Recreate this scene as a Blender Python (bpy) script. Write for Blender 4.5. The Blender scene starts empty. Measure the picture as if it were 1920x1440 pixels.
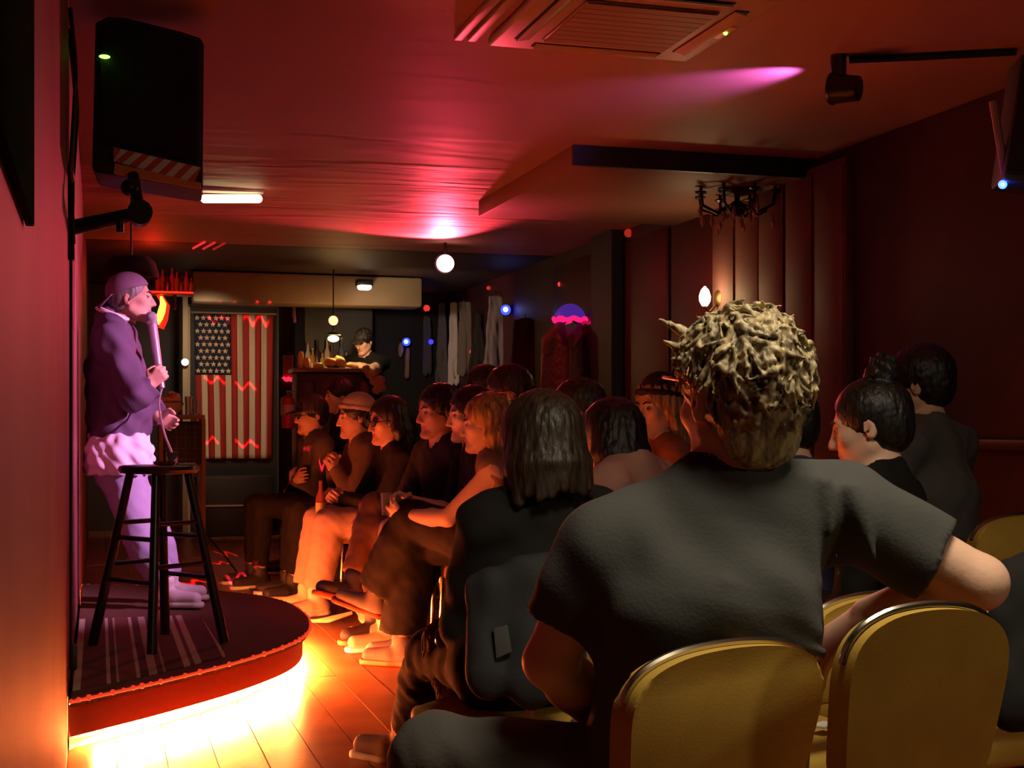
import bpy, bmesh, math, random
import numpy as np
from mathutils import Vector, Matrix
random.seed(7); RNG = np.random.default_rng(11)
SC = bpy.context.scene
COL = SC.collection
PI = math.pi
# ---------------------------------------------------------------- camera, exposure, world, main lights
TH = math.radians(16.6); ST, CT = math.sin(TH), math.cos(TH)
CAMH = 1.1; FPX = 2600.0
def W(px, py, Z):
    """pixel of the 1920x1440 frame at camera depth Z -> room point (metres)"""
    xc = (px-960.0)/FPX*Z
    return np.array([xc*CT+Z*ST, Z*CT-xc*ST, CAMH+(800.0-py)/FPX*Z])
cam = bpy.data.cameras.new('camera'); cam.sensor_width = 36; cam.lens = FPX/1920*36
cam.shift_y = 80/1920.0; cam.clip_start = .05; cam.clip_end = 60
camo = bpy.data.objects.new('camera', cam); COL.objects.link(camo)
camo.location = (0, 0, CAMH); camo.rotation_euler = (PI/2, 0, -TH)
SC.camera = camo
SC.view_settings.view_transform = 'Standard'; SC.view_settings.look = 'None'
SC.view_settings.exposure = 0.0; SC.view_settings.gamma = 1.0; SC.view_settings.use_curve_mapping = False
SC.cycles.max_bounces = 6; SC.cycles.sample_clamp_indirect = 4.0; SC.cycles.use_denoising = True
SC.cycles.caustics_reflective = False; SC.cycles.caustics_refractive = False
wd = bpy.data.worlds.new('world'); SC.world = wd; wd.use_nodes = True
wd.node_tree.nodes['Background'].inputs[0].default_value = (.0012, .0008, .0008, 1)
wd.node_tree.nodes['Background'].inputs[1].default_value = 1.0

def lamp(name, kind, loc, color, power, target=None, size=.1, spot=60, blend=.5, parent=None, spread=None, sy=None):
    d = bpy.data.lights.new(name, kind); d.energy = power; d.color = color
    if kind == 'AREA':
        d.size = size
        if sy: d.shape = 'RECTANGLE'; d.size_y = sy
        if spread: d.spread = math.radians(spread)
    else:
        d.shadow_soft_size = size
    if kind == 'SPOT': d.spot_size = math.radians(spot); d.spot_blend = blend
    o = bpy.data.objects.new(name, d); COL.objects.link(o); o.location = loc
    if target is not None:
        o.rotation_euler = (Vector(target)-Vector(loc)).to_track_quat('-Z', 'Y').to_euler()
    return o
LW = dict()
HC = 2.6
# stage light that washes the performer and the left wall in pink
lamp('performer_spot_light', 'SPOT', (2.75, 5.55, 2.47), (1., .40, .80), 1020, (.0, 7.02, 1.08), .05, 37, .9)
# purple beam that skims the ceiling out of the ceiling spotlight
lamp('ceiling_skim_light', 'SPOT', (2.875, 5.135, 2.485), (.62, .15, .80), 55, (2.875-.565, 5.135+.825, 2.485+.31), .02, 60, 1.)
# red lamp at the bulkhead, thrown forwards along the creased ceiling
lamp('red_lamp_light', 'SPOT', tuple(W(833, 499, 11.15)), (1., .060, .105), 300, tuple(W(833, 499, 11.15)+np.array([-1.7, -3.0, 1.25])), .05, 92, .5)
# warm house light over the seats at the near right
lamp('house_light', 'AREA', (1.20, 1.62, 2.55), (1., .84, .58), 19, (1.25, 2.25, .6), .60, spread=120)
for px_, e_, tg in ((369, 60., W(405, 760, 14.2)), (683, 45., W(865, 640, 14.6))):
    lamp('ceiling_light_glow', 'SPOT', tuple(W(px_, 566, 12.6)), (1., .74, .48), e_, tuple(tg), .05, 88, .8)
lamp('rear_fill_light', 'AREA', (2.9, -.55, 2.55), (1., .82, .52), 6.5, (1.7, 2.3, .7), .5, spread=100)  # unseen fill added behind the camera to brighten the near chair backs
# laser projector under the ceiling: throws short wavy red lines on flag, floor and people
def laser(loc, aim, marks, power):
    o = lamp('laser_projector_light', 'SPOT', loc, (1., .012, .03), power, aim, 0.0, 75, 0.)
    bpy.context.view_layer.update(); inv = o.matrix_world.inverted()
    d = o.data; d.use_nodes = True; nt = d.node_tree; em = nt.nodes['Emission']
    tc = nt.nodes.new('ShaderNodeTexCoord'); sx = nt.nodes.new('ShaderNodeSeparateXYZ'); nt.links.new(tc.outputs['Normal'], sx.inputs[0])
    def M(op, a, b=None, c=None):
        n = nt.nodes.new('ShaderNodeMath'); n.operation = op
        for i, v in enumerate((a, b, c)):
            if v is None: continue
            if isinstance(v, (int, float)): n.inputs[i].default_value = v
            else: nt.links.new(v, n.inputs[i])
        return n.outputs[0]
    x = M('DIVIDE', sx.outputs[0], M('ABSOLUTE', sx.outputs[2])); y = M('DIVIDE', sx.outputs[1], M('ABSOLUTE', sx.outputs[2]))
    tot = None
    for (p, wx, wy, fq) in marks:
        q = inv @ Vector(p); cx, cy = q.x/abs(q.z), q.y/abs(q.z); D = abs(q.z); sxw, syw = wx/D, wy/D
        u = M('SUBTRACT', x, cx); wv = M('MULTIPLY', M('SINE', M('MULTIPLY', u, fq/sxw)), syw*1.3)
        v = M('SUBTRACT', M('SUBTRACT', y, cy), wv)
        a = M('LESS_THAN', M('ABSOLUTE', u), sxw)
        b = M('SUBTRACT', 1., M('ABSOLUTE', M('DIVIDE', v, syw))); b.node.use_clamp = True
        k = M('MULTIPLY', a, b)
        tot = k if tot is None else M('ADD', tot, k)
    nt.links.new(tot, em.inputs['Strength'])
    return o
marks = [(W(409, 598, 14.5), .13, .030, 5), (W(482, 598, 14.5), .13, .038, 6), (W(402, 713, 14.5), .11, .024, 5), (W(462, 722, 14.5), .11, .024, 5), (W(393, 826, 14.5), .09, .022, 5), (W(464, 830, 14.5), .12, .024, 5),
         (W(566, 838, 9.55), .06, .020, 4), (W(625, 815, 9.0), .03, .02, 4), (W(424, 1038, 12.0), .07, .05, 5), (W(412, 1056, 11.2), .07, .03, 5), (W(440, 1094, 9.7), .09, .03, 5), (W(362, 1092, 9.8), .13, .05, 5)]
laser((1.35, 5.6, 2.42), tuple(W(440, 800, 13.)), marks, 17000)


# ---------------------------------------------------------------- object helpers
def tag(o, label=None, cat=None, group=None, kind=None):
    if label: o['label'] = label
    if cat: o['category'] = cat
    if group: o['group'] = group
    if kind: o['kind'] = kind
    return o
def thing(name, loc, label, cat, group=None):
    o = bpy.data.objects.new(name, None); COL.objects.link(o); o.location = tuple(loc); o.empty_display_size = .1
    return tag(o, label, cat, group)
def wloc(o):
    v = Vector((0, 0, 0))
    while o is not None:
        v += o.location; o = o.parent
    return v
def link(name, me, m=None, parent=None, world=True):
    """me: mesh in room coordinates; shifted so that the object stands relative to its parent"""
    o = bpy.data.objects.new(name, me)
    COL.objects.link(o)
    if m is not None:
        me.materials.clear()
        for q in (m if isinstance(m, (list, tuple)) else [m]): me.materials.append(q)
    if parent is not None:
        o.parent = parent
        if world:
            me.transform(Matrix.Translation(-wloc(parent)))
    return o
# ---------------------------------------------------------------- materials
_M = {}
def mat(name, col, rough=.6, metal=0., bump=0., bscale=40., var=0., vscale=6., emit=None, estr=0., spec=.5, trans=0., sheen=0., kind='noise'):
    if name in _M: return _M[name]
    m = bpy.data.materials.new(name); m.use_nodes = True; nt = m.node_tree
    b = nt.nodes['Principled BSDF']
    b.inputs['Base Color'].default_value = (*col, 1); b.inputs['Roughness'].default_value = rough
    b.inputs['Metallic'].default_value = metal; b.inputs['Specular IOR Level'].default_value = spec
    if trans: b.inputs['Transmission Weight'].default_value = trans
    if sheen: b.inputs['Sheen Weight'].default_value = sheen
    if emit:
        b.inputs['Emission Color'].default_value = (*emit, 1); b.inputs['Emission Strength'].default_value = estr
    tc = nt.nodes.new('ShaderNodeTexCoord')
    if var:
        n = nt.nodes.new('ShaderNodeTexNoise'); n.inputs['Scale'].default_value = vscale; n.inputs['Detail'].default_value = 4
        nt.links.new(tc.outputs['Object'], n.inputs['Vector'])
        r = nt.nodes.new('ShaderNodeMapRange'); r.inputs[1].default_value = .3; r.inputs[2].default_value = .7
        r.inputs[3].default_value = 1-var; r.inputs[4].default_value = 1+var
        nt.links.new(n.outputs['Fac'], r.inputs[0])
        mx = nt.nodes.new('ShaderNodeVectorMath'); mx.operation = 'SCALE'; mx.inputs[0].default_value = col
        nt.links.new(r.outputs[0], mx.inputs['Scale']); nt.links.new(mx.outputs[0], b.inputs['Base Color'])
    if bump:
        if kind == 'wave':
            t = nt.nodes.new('ShaderNodeTexWave'); t.inputs['Scale'].default_value = bscale; t.inputs['Distortion'].default_value = 3.
            t.inputs['Detail'].default_value = 2
        else:
            t = nt.nodes.new('ShaderNodeTexNoise'); t.inputs['Scale'].default_value = bscale; t.inputs['Detail'].default_value = 3
        nt.links.new(tc.outputs['Object'], t.inputs['Vector'])
        bp = nt.nodes.new('ShaderNodeBump'); bp.inputs['Strength'].default_value = bump; bp.inputs['Distance'].default_value = .01
        nt.links.new(t.outputs['Fac'], bp.inputs['Height']); nt.links.new(bp.outputs[0], b.inputs['Normal'])
    _M[name] = m
    return m
def emat(name, col, s):
    if name in _M: return _M[name]
    m = bpy.data.materials.new(name); m.use_nodes = True; nt = m.node_tree
    b = nt.nodes['Principled BSDF']; b.inputs['Base Color'].default_value = (.02, .02, .02, 1)
    b.inputs['Emission Color'].default_value = (*col, 1); b.inputs['Emission Strength'].default_value = s
    _M[name] = m
    return m
def skin_mat(key, col, lip=None):
    n = 'skin_'+key
    if n in _M: return _M[n]
    m = mat(n, col, .5, 0, .08, 90., spec=.4)
    nt = m.node_tree; b = nt.nodes['Principled BSDF']
    a = nt.nodes.new('ShaderNodeAttribute'); a.attribute_name = 'lip'
    mx = nt.nodes.new('ShaderNodeMix'); mx.data_type = 'RGBA'
    mx.inputs[6].default_value = (*col, 1)
    l = lip or (col[0]*.75, col[1]*.42, col[2]*.42)
    mx.inputs[7].default_value = (*l, 1)
    nt.links.new(a.outputs['Fac'], mx.inputs[0]); nt.links.new(mx.outputs[2], b.inputs['Base Color'])
    b.inputs['Subsurface Weight'].default_value = 0.0
    return m
def hair_mat(key, c1, c2, scale=60., rough=.45):
    n = 'hair_'+key
    if n in _M: return _M[n]
    m = mat(n, c1, rough, 0, 0, spec=.5); nt = m.node_tree; b = nt.nodes['Principled BSDF']
    tc = nt.nodes['Texture Coordinate']
    mp = nt.nodes.new('ShaderNodeMapping'); mp.inputs['Scale'].default_value = (1, 1, .18)
    nz = nt.nodes.new('ShaderNodeTexNoise'); nz.inputs['Scale'].default_value = scale; nz.inputs['Detail'].default_value = 5; nz.inputs['Distortion'].default_value = .6
    nt.links.new(tc.outputs['Object'], mp.inputs[0]); nt.links.new(mp.outputs[0], nz.inputs['Vector'])
    cr = nt.nodes.new('ShaderNodeValToRGB'); cr.color_ramp.elements[0].color = (*c2, 1); cr.color_ramp.elements[1].color = (*c1, 1)
    cr.color_ramp.elements[0].position = .35; cr.color_ramp.elements[1].position = .65
    nt.links.new(nz.outputs['Fac'], cr.inputs[0]); nt.links.new(cr.outputs[0], b.inputs['Base Color'])
    bp = nt.nodes.new('ShaderNodeBump'); bp.inputs['Strength'].default_value = .7; bp.inputs['Distance'].default_value = .008
    nt.links.new(nz.outputs['Fac'], bp.inputs['Height']); nt.links.new(bp.outputs[0], b.inputs['Normal'])
    return m
# ---------------------------------------------------------------- hard-surface mesh builder
class MB:
    def __init__(s): s.b = bmesh.new()
    def box(s, c, size, rot=None, bevel=0., seg=2):
        m = Matrix.Translation(Vector(c)) @ (rot.to_4x4() if rot else Matrix.Identity(4)) @ Matrix.Diagonal((*size, 1))
        r = bmesh.ops.create_cube(s.b, size=1, matrix=m)
        if bevel:
            es = list({e for v in r['verts'] for e in v.link_edges})
            bmesh.ops.bevel(s.b, geom=es, offset=bevel, segments=seg, affect='EDGES', profile=.5)
        return s
    def cyl(s, p0, p1, r0, r1=None, n=16):
        p0, p1 = Vector(p0), Vector(p1); d = p1-p0
        m = Matrix.Translation((p0+p1)/2) @ d.to_track_quat('Z', 'Y').to_matrix().to_4x4()
        bmesh.ops.create_cone(s.b, cap_ends=True, segments=n, radius1=r0, radius2=r0 if r1 is None else r1, depth=d.length, matrix=m)
        return s
    def sph(s, c, r, u=16, v=10, sc=(1, 1, 1), rot=None):
        m = Matrix.Translation(Vector(c)) @ (rot.to_4x4() if rot else Matrix.Identity(4)) @ Matrix.Diagonal((*sc, 1))
        bmesh.ops.create_uvsphere(s.b, u_segments=u, v_segments=v, radius=r, matrix=m)
        return s
    def tube(s, pts, r, n=8, closed=False):
        pts = [Vector(p) for p in pts]; rings = []; N = len(pts)
        rr = r if isinstance(r, (list, tuple)) else [r]*N
        prev = None
        for i, p in enumerate(pts):
            if closed: t = pts[(i+1) % N]-pts[i-1]
            else: t = pts[min(i+1, N-1)]-pts[max(i-1, 0)]
            t.normalize()
            if prev is None:
                a = Vector((0, 0, 1)) if abs(t.z) < .9 else Vector((1, 0, 0))
                x = t.cross(a).normalized()
            else:
                x = (prev - t*prev.dot(t)).normalized()
            prev = x; y = t.cross(x)
            rings.append([s.b.verts.new(p+(x*math.cos(2*PI*k/n)+y*math.sin(2*PI*k/n))*rr[i]) for k in range(n)])
        M = N if closed else N-1
        for i in range(M):
            A, B = rings[i], rings[(i+1) % N]
            for k in range(n): s.b.faces.new((A[k], A[(k+1) % n], B[(k+1) % n], B[k]))
        if not closed:
            s.b.faces.new(rings[0][::-1]); s.b.faces.new(rings[-1])
        return s
    def lathe(s, c, prof, n=24, rot=None):
        c = Vector(c); R = rot if rot else Matrix.Identity(3); rings = []
        for (r, z) in prof:
            rings.append([s.b.verts.new(c+R @ Vector((max(r, 1e-4)*math.cos(2*PI*k/n), max(r, 1e-4)*math.sin(2*PI*k/n), z))) for k in range(n)])
        for A, B in zip(rings, rings[1:]):
            for k in range(n): s.b.faces.new((A[k], A[(k+1) % n], B[(k+1) % n], B[k]))
        s.b.faces.new(rings[0][::-1]); s.b.faces.new(rings[-1])
        return s
    def prism(s, pts, off, bevel=0., seg=2):
        """polygon pts (3d, planar) pushed along off"""
        off = Vector(off)
        a = [s.b.verts.new(Vector(p)) for p in pts]; b = [s.b.verts.new(Vector(p)+off) for p in pts]
        n = len(a); fs = [s.b.faces.new(a[::-1]), s.b.faces.new(b)]
        for i in range(n): s.b.faces.new((a[i], a[(i+1) % n], b[(i+1) % n], b[i]))
        if bevel:
            es = list({e for f in fs for e in f.edges})
            bmesh.ops.bevel(s.b, geom=es, offset=bevel, segments=seg, affect='EDGES', profile=.5, clamp_overlap=True)
        return s
    def grid(s, fn, nu, nv):
        v = [[s.b.verts.new(Vector(fn(i/nu, j/nv))) for j in range(nv+1)] for i in range(nu+1)]
        for i in range(nu):
            for j in range(nv): s.b.faces.new((v[i][j], v[i+1][j], v[i+1][j+1], v[i][j+1]))
        return s
    def mesh(s, name, smooth=True):
        bmesh.ops.recalc_face_normals(s.b, faces=s.b.faces[:])
        me = bpy.data.meshes.new(name); s.b.to_mesh(me); s.b.free()
        if smooth:
            for p in me.polygons: p.use_smooth = True
            try: me.set_sharp_from_angle(angle=math.radians(38))
            except Exception: pass
        return me
    def build(s, name, m, parent=None, smooth=True):
        return link(name, s.mesh(name, smooth), m, parent)
# ---------------------------------------------------------------- soft bodies: distance field -> surface nets
def nrm(v):
    v = np.asarray(v, float); return v/max(np.linalg.norm(v), 1e-9)
class Field:
    def __init__(s, h): s.h = h; s.ops = []
    def cone(s, a, b, ra, rb, k=.02, u=None, sc=1., flat=False):
        s.ops.append(['c', np.asarray(a, float), np.asarray(b, float), ra, rb, k, None if u is None else nrm(u), sc, flat]); return s
    def ell(s, c, r, R=None, k=.02):
        s.ops.append(['e', np.asarray(c, float), np.asarray(r, float), np.eye(3) if R is None else np.asarray(R, float), k]); return s
    def sub(s, c, r, R=None, k=.008):
        s.ops.append(['s', np.asarray(c, float), np.asarray(r, float), np.eye(3) if R is None else np.asarray(R, float), k]); return s
    def subcone(s, a, b, ra, rb, k=.008):
        s.ops.append(['x', np.asarray(a, float), np.asarray(b, float), ra, rb, k, None, 1., False]); return s
    def cut(s, p, n, c=None, r=None):
        """remove the side the normal points to (within r of c if given)"""
        s.ops.append(['p', np.asarray(p, float), nrm(n), c, r]); return s
    def mesh(s, name, noise=None):
        h = s.h; lo = np.full(3, 1e9); hi = np.full(3, -1e9); bx = []
        for o in s.ops:
            if o[0] in 'cx':
                m = max(o[3], o[4])*max(1., o[7]); l = np.minimum(o[1], o[2])-m; u = np.maximum(o[1], o[2])+m; k = o[5]
            elif o[0] in 'es':
                e = np.sqrt(((o[3]*o[2][None, :])**2).sum(1)); l = o[1]-e; u = o[1]+e; k = o[4]
            else: bx.append(None); continue
            mg = k+3*h; bx.append((l-mg, u+mg))
            if o[0] in 'ce': lo = np.minimum(lo, l); hi = np.maximum(hi, u)
        lo -= 4*h; hi += 4*h; n = np.ceil((hi-lo)/h).astype(int)+1
        ax = [(lo[i]+h*np.arange(n[i])).astype(np.float32) for i in range(3)]
        f = np.full(n, .08, np.float32)
        for o, b in zip(s.ops, bx):
            if b is None:
                if o[3] is None: sl = (slice(None),)*3
                else:
                    i0 = np.clip(np.floor((np.asarray(o[3])-o[4]-lo)/h).astype(int), 0, n); i1 = np.clip(np.ceil((np.asarray(o[3])+o[4]-lo)/h).astype(int)+1, 0, n)
                    sl = tuple(slice(a, c) for a, c in zip(i0, i1))
                X, Y, Z = (ax[0][sl[0]][:, None, None], ax[1][sl[1]][None, :, None], ax[2][sl[2]][None, None, :])
                d = (X-o[1][0])*o[2][0]+(Y-o[1][1])*o[2][1]+(Z-o[1][2])*o[2][2]
                f[sl] = np.maximum(f[sl], d); continue
            i0 = np.clip(np.floor((b[0]-lo)/h).astype(int), 0, n); i1 = np.clip(np.ceil((b[1]-lo)/h).astype(int)+1, 0, n)
            if (i1 <= i0).any(): continue
            sl = tuple(slice(a, c) for a, c in zip(i0, i1))
            X, Y, Z = (ax[0][sl[0]][:, None, None], ax[1][sl[1]][None, :, None], ax[2][sl[2]][None, None, :])
            c = o[1].astype(np.float32)
            X = X-c[0]; Y = Y-c[1]; Z = Z-c[2]
            if o[0] in 'cx':
                ab = (o[2]-o[1]).astype(np.float32); L2 = float(ab@ab)+1e-9
                tr = (X*ab[0]+Y*ab[1]+Z*ab[2])/L2; t = np.clip(tr, 0, 1)
                vx = X-t*ab[0]; vy = Y-t*ab[1]; vz = Z-t*ab[2]
                if o[6] is not None and o[7] != 1.:
                    uu = o[6]; q = (vx*uu[0]+vy*uu[1]+vz*uu[2])*(1-1/o[7])
                    vx = vx-uu[0]*q; vy = vy-uu[1]*q; vz = vz-uu[2]*q
                d = np.sqrt(vx*vx+vy*vy+vz*vz)-(o[3]+t*(o[4]-o[3]))
                if o[8]: d = np.maximum(d, (tr-1)*math.sqrt(L2))
                k = o[5]
            else:
                R = o[3]; r = o[2]
                q = [X*R[0, i]+Y*R[1, i]+Z*R[2, i] for i in range(3)]
                k0 = np.sqrt((q[0]/r[0])**2+(q[1]/r[1])**2+(q[2]/r[2])**2)
                k1 = np.sqrt((q[0]/r[0]**2)**2+(q[1]/r[1]**2)**2+(q[2]/r[2]**2)**2)
                d = k0*(k0-1)/np.maximum(k1, 1e-6); k = o[4]
            g = f[sl]
            if o[0] in 'ce':
                hh = np.clip(.5+.5*(g-d)/k, 0, 1); f[sl] = g*(1-hh)+d*hh-k*hh*(1-hh)
            else:
                hh = np.clip(.5-.5*(g+d)/k, 0, 1); f[sl] = g*(1-hh)-d*hh+k*hh*(1-hh)
        if noise:
            amp, wl = noise[0], noise[1]; zs = noise[2] if len(noise) > 2 else 1.
            X, Y, Z = ax[0][:, None, None], ax[1][None, :, None], ax[2][None, None, :]*zs
            w = 2*PI/wl
            f = f+amp*(np.sin(w*(X*.8+Y*.5-Z*.35)+1.7*np.sin(w*.45*(Y-Z)))+.8*np.sin(w*1.25*(Y*.85-X*.4+Z*.5)+1.3*np.sin(w*.5*(X+Z)))+.5*np.sin(w*2.1*(Z*.6+X*.7)+2*np.sin(w*.6*Y)))*.5
        return nets(f, lo, h, name)
def nets(f, lo, h, name):
    ng = f < 0
    c = ng[:-1, :-1, :-1].astype(np.int8)
    for dx in (0, 1):
        for dy in (0, 1):
            for dz in (0, 1):
                if dx+dy+dz:
                    c = c+ng[dx:ng.shape[0]-1+dx, dy:ng.shape[1]-1+dy, dz:ng.shape[2]-1+dz]
    act = (c > 0) & (c < 8)
    I = np.argwhere(act); idx = np.full(act.shape, -1, np.int32); idx[act] = np.arange(len(I))
    co = [(a, b, d) for a in (0, 1) for b in (0, 1) for d in (0, 1)]
    val = {q: f[I[:, 0]+q[0], I[:, 1]+q[1], I[:, 2]+q[2]] for q in co}
    P = np.zeros((len(I), 3)); N = np.zeros(len(I))
    for q in co:
        for a in range(3):
            if q[a] == 0:
                r = list(q); r[a] = 1; r = tuple(r); v0, v1 = val[q], val[r]
                m = (v0 < 0) != (v1 < 0); t = np.where(m, v0/np.where(m, v0-v1, 1), 0)
                for b in range(3): P[:, b] += np.where(m, q[b]+(t if b == a else 0), 0)
                N += m
    V = lo+h*(I+P/np.maximum(N, 1)[:, None])
    Q = []
    for a in range(3):
        s0 = [slice(1, -1)]*3; s0[a] = slice(0, -1); s1 = list(s0); s1[a] = slice(1, None)
        A = ng[tuple(s0)]; B = ng[tuple(s1)]
        for flip, mk in ((0, A & ~B), (1, ~A & B)):
            e = np.argwhere(mk)
            if not len(e): continue
            for b in range(3):
                if b != a: e[:, b] += 1
            u, v = (a+1) % 3, (a+2) % 3
            def g(du, dv):
                x = e.copy(); x[:, u] -= du; x[:, v] -= dv; return idx[x[:, 0], x[:, 1], x[:, 2]]
            q = np.stack([g(1, 1), g(0, 1), g(0, 0), g(1, 0)], 1)
            Q.append(q[:, ::-1] if flip else q)
    Q = np.concatenate(Q); Q = Q[(Q >= 0).all(1)]
    me = bpy.data.meshes.new(name)
    me.vertices.add(len(V)); me.vertices.foreach_set('co', V.astype(np.float32).ravel())
    me.loops.add(Q.size); me.loops.foreach_set('vertex_index', Q.astype(np.int32).ravel())
    me.polygons.add(len(Q)); me.polygons.foreach_set('loop_start', np.arange(0, Q.size, 4, dtype=np.int32))
    me.polygons.foreach_set('use_smooth', np.ones(len(Q), bool))
    me.update(calc_edges=True)
    return me

# ---------------------------------------------------------------- people
UP = np.array([0., 0., 1.])
def camdir(yaw, pitch=0.):
    """direction in the room: yaw degrees to the left of straight away from the camera"""
    a = TH-math.radians(yaw); p = math.radians(pitch)
    return np.array([math.sin(a)*math.cos(p), math.cos(a)*math.cos(p), math.sin(p)])
def headframe(F, tilt=0.):
    F = nrm(F); L = nrm(np.cross(UP, F)); U = np.cross(F, L)
    if tilt:
        t = math.radians(tilt); L, U = L*math.cos(t)+U*math.sin(t), U*math.cos(t)-L*math.sin(t)
    return np.stack([F, L, U], 1)     # columns forward, left, up
def ik(S, T, a, b, pole):
    S, T = np.asarray(S, float), np.asarray(T, float); d = T-S; D = np.linalg.norm(d)
    if D > .985*(a+b): T = S+d/D*.985*(a+b); d = T-S; D = np.linalg.norm(d)
    x = (a*a-b*b+D*D)/(2*D); y = math.sqrt(max(a*a-x*x, 0)); dn = d/D
    p = np.asarray(pole, float); p = nrm(p-dn*(p@dn))
    return S+dn*x+p*y, T
def add_head(f, C, R, s=1., fem=False, smile=.3, k=1.):
    def p(a, b, c): return C+R@(np.array([a, b, c])*s)
    def r(*q): return np.array(q)*s
    f.ell(p(-.014, 0, .036), r(.098, .076, .088), R, .02)
    f.ell(p(.030, 0, -.028), r(.064, .060 if fem else .063, .086), R, .03)
    for l in (-1, 1):
        f.cone(p(.0, l*.052, -.055), p(.066, l*.018, -.104), .020*s, .018*s, .03)
        f.ell(p(.060, l*.042, -.018), r(.024, .022, .020), R, .02)
        f.cone(p(.082, l*.008, .024), p(.074, l*.046, .022), .011*s, .009*s, .014)
        # ears
        Re = R@np.array([[math.cos(.25*l), -math.sin(.25*l), 0], [math.sin(.25*l), math.cos(.25*l), 0], [0, 0, 1]])
        f.ell(p(-.012, l*.079, -.008), r(.019, .008, .031), Re, .006)
        f.sub(p(-.006, l*.089, -.006), r(.010, .009, .017), Re, .005)
    f.ell(p(.084, 0, -.104), r(.020, .023 if fem else .027, .017), R, .022)
    f.cone(p(.090, 0, .012), p(.112, 0, -.036), .0085*s, .0115*s, .012)
    for l in (-1, 1): f.ell(p(.098, l*.0115, -.041), r(.011, .008, .008), R, .008)
    for l in (-1, 1): f.sub(p(.100, l*.031, .003), r(.014, .017, .011), R, .012)
    z = -.068
    for l in (-1, 1):
        f.cone(p(.094, 0, z+.004), p(.078, l*.027, z+.004+.009*smile), .0075*s, .005*s, .006)
        f.cone(p(.090, 0, z-.011), p(.077, l*.024, z-.003+.009*smile), .0085*s, .005*s, .006)
    f.subcone(p(.101, -.022, z-.003+.006*smile), p(.101, .022, z-.003+.006*smile), .0045*s*(1+smile), .0045*s*(1+smile), .004)
def mark_lips(me, C, R, s):
    n = len(me.vertices); co = np.empty(n*3, np.float32); me.vertices.foreach_get('co', co)
    q = (co.reshape(-1, 3)-C)@R/s
    d = ((q[:, 0]-.088)/.02)**2+(q[:, 1]/.029)**2+((q[:, 2]+.070)/.017)**2
    a = me.attributes.new('lip', 'FLOAT', 'POINT'); a.data.foreach_set('value', np.clip(1.6-1.4*d, 0, 1).astype(np.float32))
def add_hand(f, w, d, n, side, curl=.35, s=1.):
    d = nrm(d); n = nrm(np.asarray(n, float)-d*(np.asarray(n, float)@d)); t = np.cross(d, n)*(-side)
    # side: +1 left hand, -1 right hand
    w = np.asarray(w, float)
    for i, (o, L) in enumerate(((.030, .068), (.010, .077), (-.010, .071), (-.029, .056))):
        kn = w+d*(.088-.006*abs(i-1))*s+t*o*s
        f.cone(w+d*.012*s+t*o*.55*s, kn, .0145*s, .0115*s, .010)
        a = 0.; p = kn
        for j, fr in enumerate((.45, .31, .24)):
            a += math.radians((58, 66, 40)[j]*curl*(1+.1*i))
            q = p+(d*math.cos(a)+n*math.sin(a)+t*o*1.5*(1-curl))*L*fr*s
            f.cone(p, q, (.0098-.001*j)*s, (.0090-.001*j)*s, .003); p = q
    a = w+d*.022*s+t*.024*s; b = a+(d*.55+t*.75+n*.35)*.042*s; c = b+nrm(d*.85+t*.25*(1-curl)+n*(.35+.7*curl))*.032*s; e = c+nrm(d*.9+n*(.2+.8*curl)-t*.35*curl)*.026*s
    f.cone(a, b, .016*s, .0125*s, .012); f.cone(b, c, .0115*s, .0105*s, .003); f.cone(c, e, .0105*s, .009*s, .003)
HAIRC = {'black': ((.012, .010, .010), (.004, .003, .003)), 'brown': ((.050, .032, .021), (.014, .009, .006)), 'blond': ((.60, .36, .12), (.16, .085, .03)),
         'sandy': ((.50, .40, .22), (.10, .075, .04)), 'grey': ((.25, .22, .2), (.08, .07, .06)), 'darkbrown': ((.035, .022, .014), (.010, .007, .005))}
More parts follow.
